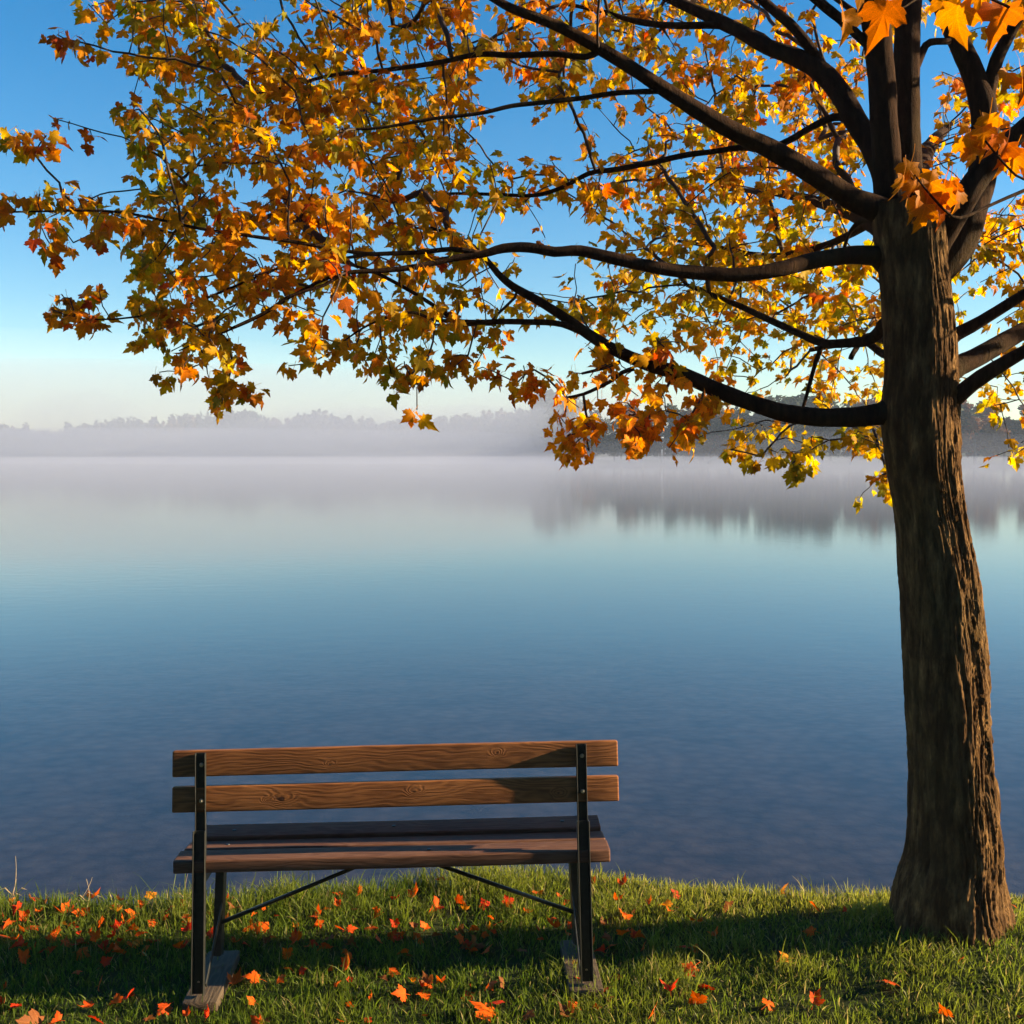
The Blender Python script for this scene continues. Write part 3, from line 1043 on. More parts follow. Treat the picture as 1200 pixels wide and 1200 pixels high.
    ('branch', [(1300, 90, 2.7, 5), (1240, 45, 2.65, 4), (1200, 18, 2.6, 3.5), (1165, 0, 2.58, 3), (1120, -14, 2.55, 2.6), (1080, -4, 2.5, 2.2), (1050, 12, 2.45, 1.8), (1010, 8, 2.45, 1.5)], 0),
]
limb_jobs = []
lim_start = {}
for name, pts, flare in LIMBS:
    W = np.array([list(P(u, v, Y)) for u, v, Y, w in pts])
    if name == 'limb' and pts[0][2] < 4.2 and pts[0][0] > 1040:
        W[0][1] = max(W[0][1], 4.16)
        W[1][1] = max(W[1][1], 4.13)
    Rr_ = np.array([max(.0014, w / FPX * Y / 2) for u, v, Y, w in pts])
    if name == 'limb' and not flare:
        pass
    Wc, Rc = catmull(W, Rr_, .035)
    if len(Wc) > 6 and Rc[0] < .03:
        wig = np.stack([fbm(Wc * 6 + k * 9, 2, 7 + k) - .5 for k in range(3)], -1) * np.minimum(.012, Rc[:, None] * 1.3)
        Wc = Wc + wig
    limb_jobs.append((name, Wc, Rc))
for k, (name, Wc, Rc) in enumerate(limb_jobs):
    sides = 20 if Rc.max() > .025 else (12 if Rc.max() > .01 else 7)
    V, F, cap = tube(Wc, Rc, sides, .16 if Rc.max() > .01 else .1, k)
    link(name, mesh_np(name, V, [F, cap]), M_LIMB, tree)
    root = np.array([1.5, 4.16, 1.9])
    if name != 'dead_stub':
        add_nodes(Wc, Rc, float(np.linalg.norm(Wc[0] - root)))
n_limb_nodes = len(node_p)

# leaf cover read off the photograph on a grid of 50 px cells (0 none .. 9 dense)
COVER = {
    -2: '000233344444444443333334',
    -1: '003566566666666665555565',
    0: '005885556666666665423525',
    1: '012788886665667654343033',
    2: '001589988885653456650055',
    3: '123788788882012556676245',
    4: '024688888876666577784343',
    5: '035899998762215777851026',
    6: '003899887764124688887056',
    7: '001887566665555677776033',
    8: '000554344554336643344012',
    9: '000004100110265432344024',
    10: '000000000000034314544003',
    11: '000000000000000000102000',
}
for _r in COVER.values():
    assert len(_r) == 24, _r
DEPTH_T = {}


def depth_range(u, v):
    """near and far distance of the foliage at a place of the photograph"""
    if u < 420:
        return (3.55, 4.4) if v > 170 else (3.75, 4.8)
    if u < 620:
        return (3.75, 4.6) if v > 240 else (3.9, 5.4)
    if v > 380 and u < 800:
        return (3.85, 4.35)
    if v > 480 and u < 1030:
        return (4.3, 5.0)
    if u < 700:
        return (4.4, 5.8) if v < 260 else (4.2, 5.6)
    if u > 1090:
        return (4.3, 6.0)
    return (4.9, 6.8)


pal = {
    'g': np.array([.24, .22, .016]), 'y': np.array([.60, .31, .010]), 'o': np.array([.62, .20, .006]),
    'r': np.array([.42, .06, .010]), 'b': np.array([.24, .075, .012]), 'l': np.array([.42, .31, .020]),
}


def leaf_mix(u, v):
    """weights of g(reen) l(ime yellow) y(ellow gold) o(range) r(ed) b(rown)"""
    if u < 130:
        return [.02, .03, .30, .40, .15, .10]
    if v > 390 and 590 < u < 850:
        return [.02, .03, .38, .52, .05, .0]
    if v > 440 and u > 850:
        return [.22, .34, .34, .10, 0, 0]
    if u > 1050 and v < 280:
        return [.05, .15, .45, .33, .02, 0]
    if u > 640 and v > 230:
        return [.22, .34, .32, .11, .01, 0]
    if u > 640:
        return [.16, .22, .30, .26, .06, 0]
    if v < 240 and u > 160:
        return [.20, .10, .42, .25, .02, .01]
    if 360 < u < 560 and 300 < v < 400:
        return [.06, .08, .36, .28, .20, .02]
    return [.10, .07, .45, .30, .05, .03]


pts_a, uv_a = [], []
for row, s in COVER.items():
    s = s[:24]
    for c in range(-1, 26):
        ch = s[min(max(c, 0), 23)] if c < 24 else s[23]
        d = int(ch)
        if c < 0:
            d = 0
        if d == 0:
            continue
        dens = [0, .25, .6, 1.1, 1.7, 2.4, 3.2, 4.2, 5.3, 6.8][d]
        lo, hi = depth_range(c * 50 + 25, row * 50 + 25)
        scale = ((lo + hi) / 2 / 4.2) ** 2          # leaves look smaller far off: more of them
        k = rng.poisson(dens * scale * (2.25 if c < 13 else 2.15))
        for _ in range(k):
            u = c * 50 + rng.uniform(0, 50)
            v = row * 50 + rng.uniform(0, 50) - 13
            Y = rng.uniform(lo, hi)
            if 985 < u < 1175 and v > 250 and Y < 4.5:
                continue
            if 1015 < u < 1085 and Y < 4.5:
                continue
            pts_a.append(list(P(u, v, Y)))
            uv_a.append((u, v))
# the crown goes on to the right of and above the frame
for _ in range(400):
    u = rng.uniform(1260, 2150)
    v = rng.uniform(-330, 470 - .10 * (u - 1250))
    Y = rng.uniform(3.0, 5.6)
    q_ = P(u, v, Y)
    if q_.z - .325 * (q_.x - 1.6) < 2.0:
        continue
    pts_a.append(list(q_))
    uv_a.append((1180, 300))
for _ in range(160):
    u = rng.uniform(250, 1500)
    v = rng.uniform(-330, -100)
    Y = rng.uniform(3.2, 5.6)
    pts_a.append(list(P(u, v, Y)))
    uv_a.append((u, 20))
# single outlying sprays placed where the photograph shows them
EXTRA = [(15, 165, 3.5), (28, 172, 3.5), (60, 165, 3.5), (50, 235, 3.62), (10, 238, 3.6), (75, 225, 3.6), (85, 240, 3.6), (70, 55, 3.9), (88, 68, 3.9), (62, 372, 3.68), (80, 380, 3.68), (100, 385, 3.68), (75, 362, 3.68),
         (52, 290, 3.5), (110, 350, 3.7), (258, 465, 3.9), (270, 460, 3.9), (298, 460, 3.9), (240, 410, 3.85), (210, 420, 3.8), (460, 452, 4.0), (475, 445, 4.0), (530, 440, 4.1), (545, 430, 4.1), (670, 528, 4.05), (665, 515, 4.05), (690, 505, 4.05), (655, 500, 4.05), (745, 525, 4.08),
         (760, 510, 4.08), (798, 515, 4.1), (805, 505, 4.1), (825, 482, 4.1), (840, 484, 4.1), (940, 560, 4.6), (930, 555, 4.6), (1030, 565, 4.5), (1040, 575, 4.5), (1043, 562, 4.5), (870, 535, 4.5), (855, 540, 4.5), (1010, 520, 4.5), (620, 440, 4.05), (610, 462, 4.05), (625, 470, 4.05), (160, 135, 3.7), (145, 145, 3.7)]
EXTRA += [(u_, v_, 4.02) for u_, v_ in ((735, 500), (752, 530), (775, 492), (800, 508), (812, 500), (662, 535), (745, 512), (826, 480))]
for u, v, Y in EXTRA:
    for _ in range(2):
        pts_a.append(list(P(u + rng.uniform(-7, 7), v - 10 + rng.uniform(-5, 5), Y + rng.uniform(-.05, .05))))
        uv_a.append((u, v))
pts_a = np.array(pts_a)
# grow: nearest-to-the-tree first, each target joined to the best node so far
trunk_ref = np.array([1.5, 4.16, 2.2])
order = np.argsort(np.linalg.norm(pts_a - trunk_ref, axis=1) + rng.normal(0, .25, len(pts_a)))
CAP = 90000
NP = np.zeros((CAP, 3)); NL = np.zeros(CAP); NPAR = np.full(CAP, -1, dtype=np.int64); NR = np.zeros(CAP); LOADN = np.zeros(CAP)
nn = n_limb_nodes
NP[:nn] = np.array(node_p); NL[:nn] = node_len; NPAR[:nn] = node_par; NR[:nn] = node_r
ISL = np.zeros(CAP, bool); ISL[:nn] = True
tips = []
twig_paths = []
for t in order:
    p = pts_a[t]
    d = np.linalg.norm(NP[:nn] - p, axis=1)
    cost = d + .16 * NL[:nn] + np.where(ISL[:nn], 0, .02)
    # prefer to leave a branch outwards rather than double back
    j = int(np.argmin(cost))
    dist = d[j]
    if dist < .03:
        tips.append((j, t))
        continue
    q = NP[j]
    steps = max(2, int(dist / .05))
    mid = (q + p) / 2 + np.array([rng.normal(0, .06), rng.normal(0, .06), rng.uniform(-.02, .12)]) * dist
    par = j
    path = [j]
    for k in range(1, steps + 1):
        s_ = k / steps
        pos = (1 - s_) ** 2 * q + 2 * s_ * (1 - s_) * mid + s_ * s_ * p
        if k < steps:
            pos = pos + rng.normal(0, .004, 3)
        NP[nn] = pos
        NL[nn] = NL[par] + np.linalg.norm(pos - NP[par])
        NPAR[nn] = par
        par = nn
        path.append(nn)
        nn += 1
    tips.append((par, t))
    twig_paths.append(path)
# pipe-model radii
for j, t in tips:
    k = j
    while k >= n_limb_nodes:
        LOADN[k] += 1
        k = NPAR[k]
rad_tw = .0009 + .0011 * LOADN ** .52
tw_v, tw_f, tw_c, o4 = [], [], [], 0
for path in twig_paths:
    pp = NP[path]
    rr = rad_tw[path].copy()
    rr[0] = min(rr[1], NR[path[0]]) if path[0] < n_limb_nodes else rr[1]
    V, F, cap = tube(pp, rr, 4 if rr.max() < .003 else 6, 0)
    tw_v.append(V); tw_f.append(F + o4); tw_c.append(cap + o4)
    o4 += len(V)
link('twigs', mesh_np('twigs', np.vstack(tw_v), [np.vstack(tw_f), np.vstack(tw_c)]), M_TWIG, tree, 'stuff')

# ---- leaf shapes
HALF = [(.10, -.03), (.22, -.075), (.37, -.10), (.36, -.01), (.33, .09), (.44, .12), (.53, .19), (.51, .27), (.63, .41), (.50, .45), (.42, .55), (.32, .52), (.225, .475),
        (.25, .60), (.29, .70), (.19, .73), (.13, .83), (.06, .93)]


def leaf_mesh(fold, droop, curl, seed, petiole=.75, fine=False):
    r = random.Random(seed)
    out = [(0, 0)] + [(x * (1 + r.uniform(-.08, .08)), y + r.uniform(-.02, .02)) for x, y in HALF] + [(r.uniform(-.04, .04), 1.05)]
    left = [(-x * (1 + r.uniform(-.08, .08)), y + r.uniform(-.02, .02)) for x, y in reversed(HALF)]
    ol = out + left
    vs = [(0, .30)] + ol

    def z(x, y):
        rr = math.hypot(x, y - .25)
        v = fold * abs(x) - droop * max(0, y) ** 2 - curl * rr * rr
        v += .05 * math.sin(7 * x + seed) * rr + .04 * math.sin(9 * y + seed * 2) * rr
        return v
    n = len(ol)
    f = [(0, 1 + i, 1 + (i + 1) % n) for i in range(n)]
    if fine:
        cut, nf, vs = {}, [], list(vs)

        def half(a_, b_):
            k_ = (min(a_, b_), max(a_, b_))
            if k_ not in cut:
                cut[k_] = len(vs)
                vs.append(((vs[a_][0] + vs[b_][0]) / 2, (vs[a_][1] + vs[b_][1]) / 2))
            return cut[k_]
        for a_, b_, c_ in f:
            ab, bc, ca = half(a_, b_), half(b_, c_), half(c_, a_)
            nf += [(a_, ab, ca), (ab, b_, bc), (ca, bc, c_), (ab, bc, ca)]
        f = nf
    v3 = [(x, y, z(x, y)) for x, y in vs]
    b = len(v3)
    w = .018
    v3 += [(-w, 0.02, v3[1][2] + .012), (w, 0.02, v3[1][2] + .012), (w * .8, -petiole * .5, .05), (-w * .8, -petiole * .5, .05), (w, -petiole, .0), (-w, -petiole, .0)]
    f += [(b, b + 1, b + 2), (b, b + 2, b + 3), (b + 3, b + 2, b + 4), (b + 3, b + 4, b + 5)]
    return np.array(v3), np.array(f)


LEAFV = [leaf_mesh(.18, .22, .10, 1), leaf_mesh(-.12, .35, .15, 2), leaf_mesh(.35, .10, .05, 3), leaf_mesh(.05, .45, .25, 4), leaf_mesh(-.25, .15, .10, 5), leaf_mesh(.55, .25, .1, 6), leaf_mesh(.10, .60, .3, 7)]


def unit(v):
    return v / (np.linalg.norm(v, axis=-1, keepdims=True) + 1e-9)


# leaves: a handful around every twig tip and some along the twig
L_base, L_dir, L_nrm, L_size, L_col, L_uv = [], [], [], [], [], []
keys = list('glyorb')
for j, t in tips:
    u, v = uv_a[t]
    p = NP[j]
    par = NPAR[j] if NPAR[j] >= 0 else j
    g = NP[j] - NP[par]
    g = g / (np.linalg.norm(g) + 1e-9)
    n = rng.integers(4, 8)
    mixw = np.array(leaf_mix(u, v)) + 1e-6
    # neighbouring sprays share a mood
    mood = vnoise(np.array([[p[0] * 2.4, p[1] * 2.0, p[2] * 2.4]]), 131)[0]
    if u < 640:
        mixw = mixw * (np.array([.3, .4, 1, 1.5, 2.2, 2.2]) if mood > .62 else (np.array([2.6, 1.8, 1, .5, .2, .3]) if mood < .36 else 1))
    mixw /= mixw.sum()
    prevk = rng.choice(6, p=mixw)
    for q in range(n):
        a = rng.uniform(0, 2 * np.pi)
        back = par if (q >= 2 and rng.uniform() < .55) else (int(NPAR[par]) if q >= 4 and NPAR[par] >= 0 else j)
        o = NP[back] + rng.normal(0, .012, 3)
        el = rng.uniform(-1.4, -.35) if rng.uniform() < .82 else rng.uniform(-.4, .4)
        d = np.array([math.cos(a) * math.cos(el), math.sin(a) * math.cos(el), math.sin(el)]) + g * .35
        d = unit(d)
        # face: leaves turn their upper side up and outwards to the light
        nr = np.array([rng.normal(.25, .55), rng.normal(-.35, .55), rng.uniform(.1, 1.1)])
        nr = unit(nr - d * np.dot(nr, d))
        s = rng.uniform(.036, .060) * (1.0 if rng.uniform() > .15 else .7) * (.90 if u < 640 or v > 400 else 1.0)
        k = prevk if rng.uniform() < .55 else rng.choice(6, p=mixw)
        c = pal[keys[k]]
        k2 = rng.choice(6, p=mixw)
        c = c * .78 + pal[keys[k2]] * .22
        c = c * rng.uniform(.62, 1.22) * (1.2 if (v > 400 and 590 < u < 850) else 1)  # low middle spray brightened in colour to offset the shade it hangs in
        L_base.append(o + d * s * .55); L_dir.append(d); L_nrm.append(nr); L_size.append(s); L_col.append(c); L_uv.append((u, v))
# big near leaves hanging in front of the trunk, one by one
NEAR = [(1040, 0, 2.42, .118, 'o'), (988, 14, 2.75, .10, 'y'), (1012, -22, 2.5, .08, 'y'), (1122, 5, 2.62, .125, 'y'), (1108, -6, 2.7, .09, 'y'), (1176, 8, 2.6, .12, 'o'), (1150, -16, 2.6, .09, 'y'), (1196, -14, 2.7, .09, 'y'),
        (1068, 190, 2.75, .085, 'y'), (1060, 205, 2.75, .08, 'y'), (1078, 222, 2.76, .095, 'y'), (1090, 214, 2.78, .09, 'y'), (1105, 222, 2.78, .10, 'o'), (1122, 222, 2.8, .085, 'y'), (1085, 240, 2.76, .09, 'y'), (1065, 232, 2.77, .085, 'y'),
        (1100, 240, 2.78, .08, 'o'), (1072, 212, 2.74, .07, 'y'), (1114, 212, 2.8, .08, 'o'), (1092, 200, 2.78, .07, 'y'), (1152, 148, 2.9, .085, 'y'), (1160, 134, 2.9, .08, 'y'), (1168, 158, 2.9, .09, 'o'), (1180, 168, 2.88, .085, 'o'),
        (1190, 180, 2.9, .09, 'y'), (1128, 160, 2.9, .085, 'y'), (1138, 172, 2.9, .08, 'y'), (1172, 180, 2.92, .08, 'y'), (1205, 175, 2.9, .09, 'o'), (1196, 80, 2.85, .09, 'y'), (1180, 85, 2.85, .08, 'y'), (1210, 90, 2.85, .09, 'o')]
for u, v, Y, s, kk in NEAR:
    p = np.array(P(u, v, Y))
    d = unit(np.array([rng.normal(0, .35), rng.normal(-.05, .2), -1]))
    nr = np.array([rng.normal(.1, .55), -1.0, rng.normal(.5, .3)])
    nr = unit(nr - d * np.dot(nr, d))
    L_base.append(p); L_dir.append(d); L_nrm.append(nr); L_size.append(s * .74)
    L_col.append(np.array([.44, .155, .002] if kk == 'y' else [.44, .105, .002]) * rng.uniform(.8, 1.05)); L_uv.append((u, v))
L_base, L_dir, L_nrm, L_size, L_col = map(np.array, (L_base, L_dir, L_nrm, L_size, L_col))
# clear of the camera and of the trunk
near_cam = np.linalg.norm(L_base - np.array([0, 0, CAM_H]), axis=1) > 1.6
keep = near_cam
L_base, L_dir, L_nrm, L_size, L_col = L_base[keep], L_dir[keep], L_nrm[keep], L_size[keep], L_col[keep]
nL = len(L_base)
L_x = np.cross(L_dir, L_nrm)
# the 300 that show largest
camp = np.array([0, 0, CAM_H])
vec = L_base - camp
dist = np.linalg.norm(vec, axis=1)
cp, sp = math.cos(PITCH), math.sin(PITCH)
depth = vec[:, 1] * cp - vec[:, 2] * sp
uu = 600 + FPX * vec[:, 0] / depth
vv = 600 - FPX * (vec[:, 1] * sp + vec[:, 2] * cp) / depth
face = np.abs(np.sum(L_nrm * vec, axis=1)) / dist
score = L_size ** 2 / dist ** 2 * (.25 + face)
score[(uu < 5) | (uu > 1195) | (vv < -5) | (vv > 640)] = 0
rank = np.argsort(-score)
single = set(rank[:300].tolist())
variants = rng.integers(0, len(LEAFV), nL)
leaf_meshes = []
LEAFH = [leaf_mesh(.30, .40, .22, 11, .75, True), leaf_mesh(-.22, .50, .25, 12, .8, True), leaf_mesh(.45, .25, .15, 13, .7, True), leaf_mesh(.15, .60, .35, 14, .75, True), leaf_mesh(-.35, .30, .20, 15, .8, True), leaf_mesh(.65, .40, .15, 16, .7, True), leaf_mesh(.20, .75, .4, 17, .8, True)]
for k, (v3, f) in enumerate(LEAFH):
    me = mesh_np('leaf', v3, f, True)
    me.materials.append(M_LEAF_O)
    add_pos(me, v3)
    leaf_meshes.append(me)
for i in rank[:300]:
    i = int(i)
    o = bpy.data.objects.new('leaf', leaf_meshes[variants[i]])
    COL.objects.link(o)
    s = float(L_size[i])
    m = Matrix(((L_x[i][0], L_dir[i][0], L_nrm[i][0], 0), (L_x[i][1], L_dir[i][1], L_nrm[i][1], 0), (L_x[i][2], L_dir[i][2], L_nrm[i][2], 0), (0, 0, 0, 1)))
    o.matrix_world = Matrix.Translation(Vector(L_base[i])) @ m @ Matrix.Scale(s, 4)
    o.parent = tree
    o.color = (*[float(c) for c in L_col[i]], 1)
Vs, Fs, Cs, Ps, off = [], [], [], [], 0
mask = np.ones(nL, bool)
mask[list(single)] = False
for k, (v3, f) in enumerate(LEAFV):
    idx = np.where(mask & (variants == k))[0]
    if not len(idx):
        continue
    B = np.stack([L_x[idx], L_dir[idx], L_nrm[idx]], 1)          # (n,3 axes,3)
    W = np.einsum('vk,nkc->nvc', v3, B) * L_size[idx][:, None, None] + L_base[idx][:, None, :]
    n, m = W.shape[:2]
    Vs.append(W.reshape(-1, 3))
    Fs.append((f[None] + (np.arange(n) * m)[:, None, None] + off).reshape(-1, 3))
    Cs.append(np.repeat(L_col[idx], m, 0))
    Ps.append(np.tile(v3, (n, 1)))
    off += n * m
me = mesh_np('foliage', np.vstack(Vs), np.vstack(Fs), False)
add_color(me, 'tint', np.vstack(Cs))
add_pos(me, np.vstack(Ps))
link('foliage', me, M_LEAF, tree, 'stuff')
print('LEAVES', nL, 'TIPS', len(tips), 'NODES', nn)

# ------------------------------------------------------------------ bench
bench = bpy.data.objects.new('park_bench', None)
COL.objects.link(bench)
tag(bench, 'wooden slatted park bench with black iron frame facing the misty lake', 'bench')
bench.location = (-.403, 3.70, -.005)
bench.rotation_euler = (0, math.radians(-.75), math.radians(2.3))
# bench space: x along the seat, y towards the lake, z up, origin between the rear feet
PXL, PXR = -.672, .664
TILT = math.radians(8.5)


def slat(name, c, size, mat, rx, bev=.005, sub=24):
    """board with rounded edges; the wood's ends are slightly uneven"""
    L_, W_, T_ = size          # x length, thickness (y), height (z)
    hx, hy, hz_ = L_ / 2, W_ / 2, T_ / 2
    prof = []
    nb = 4
    for cx, cz, a0 in ((hy - bev, hz_ - bev, 0), (-(hy - bev), hz_ - bev, 90), (-(hy - bev), -(hz_ - bev), 180), (hy - bev, -(hz_ - bev), 270)):
        for k in range(nb + 1):
            a = math.radians(a0 + 90 * k / nb)
            prof.append((cx + bev * math.cos(a), cz + bev * math.sin(a)))
    m = len(prof)
    V = []
    xs = [-hx, -hx + .002] + list(np.linspace(-hx + .006, hx - .006, sub)) + [hx - .002, hx]
    for i, x in enumerate(xs):
        sc_ = .90 if i in (0, len(xs) - 1) else (.975 if i in (1, len(xs) - 2) else 1)
        bow = .0015 * math.sin(x * 3 + c[2] * 9)
        for (a, b) in prof:
            V.append((x, a * sc_ + bow, b * (1 if sc_ == 1 else (1 - (1 - sc_) * .4)) + bow * .5))
    V = np.array(V)
    V[:, 2] += (fbm(V * np.array([14, 30, 30]) + c[0], 2, 7) - .5) * .0016
    idx = np.arange(len(xs) * m).reshape(len(xs), m)
    F = np.stack([idx[:-1], idx[1:], np.roll(idx, -1, 1)[1:], np.roll(idx, -1, 1)[:-1]], -1).reshape(-1, 4)
    n0 = len(V)
    V = np.vstack([V, [[-hx, 0, 0], [hx, 0, 0]]])
    cap = np.array([[idx[0, i], idx[0, (i + 1) % m], n0] for i in range(m)] + [[idx[-1, (i + 1) % m], idx[-1, i], n0 + 1] for i in range(m)])
    o = link(name, mesh_np(name, V, [F, cap]), mat, bench)
    o.location = c
    o.rotation_euler = (rx, 0, 0)
    return o


# the back: two boards on the lake side of the posts, leaning a little towards the lake
def back_pt(z):          # y of the boards' rear face at height z
    return .095 + math.tan(TILT) * (z - .60)


TH_B = .038
for z, mat, hgt_ in ((.797, M_BACK1, .090), (.675, M_BACK2, .088)):
    y = back_pt(z) + TH_B / 2 + .003
    slat('backrest_slat', (.012, y, z), (1.568, TH_B, hgt_), mat, -TILT)
# the seat: three boards, dished
slat('seat_slat', (-.003, .118, .452), (1.522, .115, .044), M_SEAT, math.radians(-1), .007)
slat('seat_slat', (.000, .236, .449), (1.512, .112, .040), M_SEAT, math.radians(-5), .007)
slat('seat_slat', (.003, .354, .462), (1.500, .112, .040), M_SEAT, math.radians(5), .007)


def channel(name, p0, p1, wid, dep, th, up_to=None, flip=1):
    """U-section bar from p0 to p1 in the y-z plane, flanges to the viewer's side (-y)"""
    p0, p1 = Vector(p0), Vector(p1)
    d = (p1 - p0).normalized()
    nrm = Vector((1, 0, 0)).cross(d).normalized()
    if nrm.y > 0:
        nrm = -nrm
    mb = MB()
    rot = Matrix((Vector((1, 0, 0)), nrm, d)).transposed()
    ln = (p1 - p0).length
    mid = (p0 + p1) / 2
    mb.box(mid, (wid, th, ln), rot, .0012)
    for s_ in (-1, 1):
        mb.box(mid + Vector((1, 0, 0)) * s_ * (wid / 2 + th / 2 - .0001) + nrm * (dep / 2 - th / 2), (th, dep, ln), rot, .0012)
    return mb, nrm, rot


for X in (PXL, PXR):
    # lower post: splayed rear leg; upper post bolted inside it
    zj = .575
    mb, nrm, rot = channel('p', (X, .000, .035), (X, .088, zj), .036, .024, .004)
    post = mb.build('rear_leg', M_IRON, bench)
    mb, nrm, rot = channel('p', (X, .0985, zj - .03), (X, back_pt(.838) - .002, .838), .030, .018, .0035)
    up = mb.build('back_post', M_IRON, bench)
    for z in (.797, .675):
        b = MB()
        y = back_pt(z) - .004
        b.rod((X + .003, y, z), (X + .003, y - .006, z), .0078, .0066, 12)
        b.rod((X + .003, y - .0061, z), (X + .003, y - .009, z), .0045, .0035, 8)
        b.build('bolt', M_BOLT, up, smooth=False)
    b = MB()
    b.rod((X, .012, .075), (X, .004, .073), .006, .005, 8)
    b.build('bolt', M_BOLT, post)
    # front leg (lake side): angle bar from the seat down to the runner
    mb = MB()
    d0, d1 = Vector((X + .001, .262, .045)), Vector((X + .012 * (1 if X < 0 else -1), .330, .425))
    rot2 = (d1 - d0).to_track_quat('Z', 'Y').to_matrix()
    mid = (d0 + d1) / 2
    mb.box(mid, (.030, .004, (d1 - d0).length), rot2, .001)
    mb.box(mid + Vector(((.017 if X < 0 else -.017), .012, 0)), (.004, .030, (d1 - d0).length), rot2, .001)
    mb.build('front_leg', M_IRON, bench)
    # strap from the front leg down to the rear foot
    mb = MB()
    sx = X + (.021 if X < 0 else -.021)
    a0, a1 = Vector((sx, .295, .225)), Vector((sx, .018, .055))
    r3 = (a1 - a0).to_track_quat('Z', 'X').to_matrix()
    mb.box((a0 + a1) / 2, (.020, .004, (a1 - a0).length), r3, .001)
    mb.build('leg_strap', M_IRON, bench)
    # seat bearer under the boards
    mb = MB()
    mb.box((X, .235, .4235), (.034, .34, .006), None, .001)
    mb.box((X + .016, .235, .408), (.004, .34, .026), None, .001)
    mb.build('seat_bearer', M_IRON, bench)
    # ground runner
    rn = slat('runner', (X + (.012 if X < 0 else -.006), .150, .008), (.39, .118, .038), M_RUNNER, 0, .004, 8)
    rn.rotation_euler = (0, 0, math.radians(90))
    # diagonal brace to the middle of the seat
    mb = MB()
    s_ = 1 if X < 0 else -1
    mb.rod((X + s_ * .015, .285, .160), (X + s_ * .655, .245, .424), .0075, None, 10)
    mb.box((X + s_ * .013, .285, .160), (.010, .030, .030), None, .002)
    mb.build('brace', M_IRON, bench, smooth=True)

# bolt heads on the seat boards
for X, y, z in ((PXL + .06, .350, .482), (PXL + .06, .236, .469), (PXR - .05, .354, .483), (.12, .116, .475), (-.02, .352, .482)):
    mb = MB()
    mb.rod((X, y, z), (X, y, z + .003), .008, .007, 10)
    mb.build('bolt', M_IRON, bench)

# ------------------------------------------------------------------ fallen leaves
FALLEN = """16 1054,24 1064,72 1068,92 1070,102 1070,34 1082,3 1087,20 1095,12 1098,26 1109,80 1106,113 1102,57 1116,30 1124,115 1082,158 1070,146 1080,150 1088,133 1098,182 1080,186 1098,145 1114,166 1112,171 1058,194 1074,222 1074,218 1088,
215 1108,115 1150,109 1178,141 1171,148 1167,198 1178,49 1195,16 1182,5 1171,114 1196,90 1114,104 1053,267 1056,276 1065,300 1080,288 1089,375 1072,343 1104,357 1105,387 1108,396 1086,408 1088,435 1086,420 1047,399 1050,412 1063,
463 1054,459 1098,472 1092,447 1104,411 1123,405 1134,456 1135,303 1143,327 1144,273 1155,406 1174,475 1165,309 1198,339 1120,483 1050,511 1030,514 1059,535 1056,570 1062,627 1047,615 1065,597 1059,579 1081,561 1086,558 1102,468 1095,
508 1098,478 1116,613 1110,654 1086,565 1113,552 1159,591 1150,573 1152,493 1164,589 1173,579 1185,616 1186,672 1174,669 1190,693 1035,728 1038,720 1054,732 1077,729 1095,705 1081,744 1098,715 1108,724 1143,712 1158,749 1058,
796 1047,786 1062,853 1061,914 1044,957 1062,751 1110,806 1110,814 1132,825 1153,821 1170,760 1192,786 1162,899 1178,925 1119,953 1175,1037 1151,1113 1188,1195 1192,187 1040,250 1098,152 1104,138 1086,160 1096,127 1112,
-60 1085,-140 1120,-90 1160,-220 1100,1260 1130,1320 1170,1290 1080,700 1240,420 1250,200 1230,980 1245,560 1230,90 1240,1120 1230,-30 1190"""
FCOL = {'bright orange': (.62, .10, .006), 'red': (.50, .035, .008), 'dull brown': (.20, .07, .022), 'golden': (.62, .22, .015), 'rust-red': (.55, .075, .010)}
FALL_V = [leaf_mesh(.4, -.3, -.75, 21, .5, True), leaf_mesh(.9, -.3, .6, 22, .6, True), leaf_mesh(-.6, .8, -.5, 23, .6, True), leaf_mesh(.25, -.8, .7, 24, .5, True), leaf_mesh(1.3, .4, .2, 25, .4, True), leaf_mesh(.15, .2, .2, 26, .6, True)]
fall_m = []
for v3, f in FALL_V:
    me = mesh_np('fallen_leaf', v3, f, True)
    me.materials.append(M_FALLEN)
    add_pos(me, v3)
    fall_m.append(me)
CURL = ['cupped', 'folded', 'arched', 'upturned', 'tightly folded', 'flat']


def zone(u, v):
    if v > 1205 or u < -10 or u > 1210:
        return 'just outside the picture'
    if 225 < u < 680:
        if v < 1070:
            return 'on bank edge under the seat'
        if v < 1112:
            return 'on lit grass between bench legs'
        if v < 1148:
            return 'in shadow between bench legs'
        return 'on grass nearest below bench'
    if u <= 225:
        if v < 1066:
            return 'on bank edge left of bench'
        if v < 1118:
            return 'on lit grass left of bench'
        if v < 1148:
            return 'in shadow left of bench'
        return 'on near grass left of bench'
    if v < 1070:
        return 'on bank edge right of bench'
    if v < 1140:
        return 'in tree shadow right of bench'
    return 'on near grass right of bench' if u < 1000 else 'on near grass below the trunk'


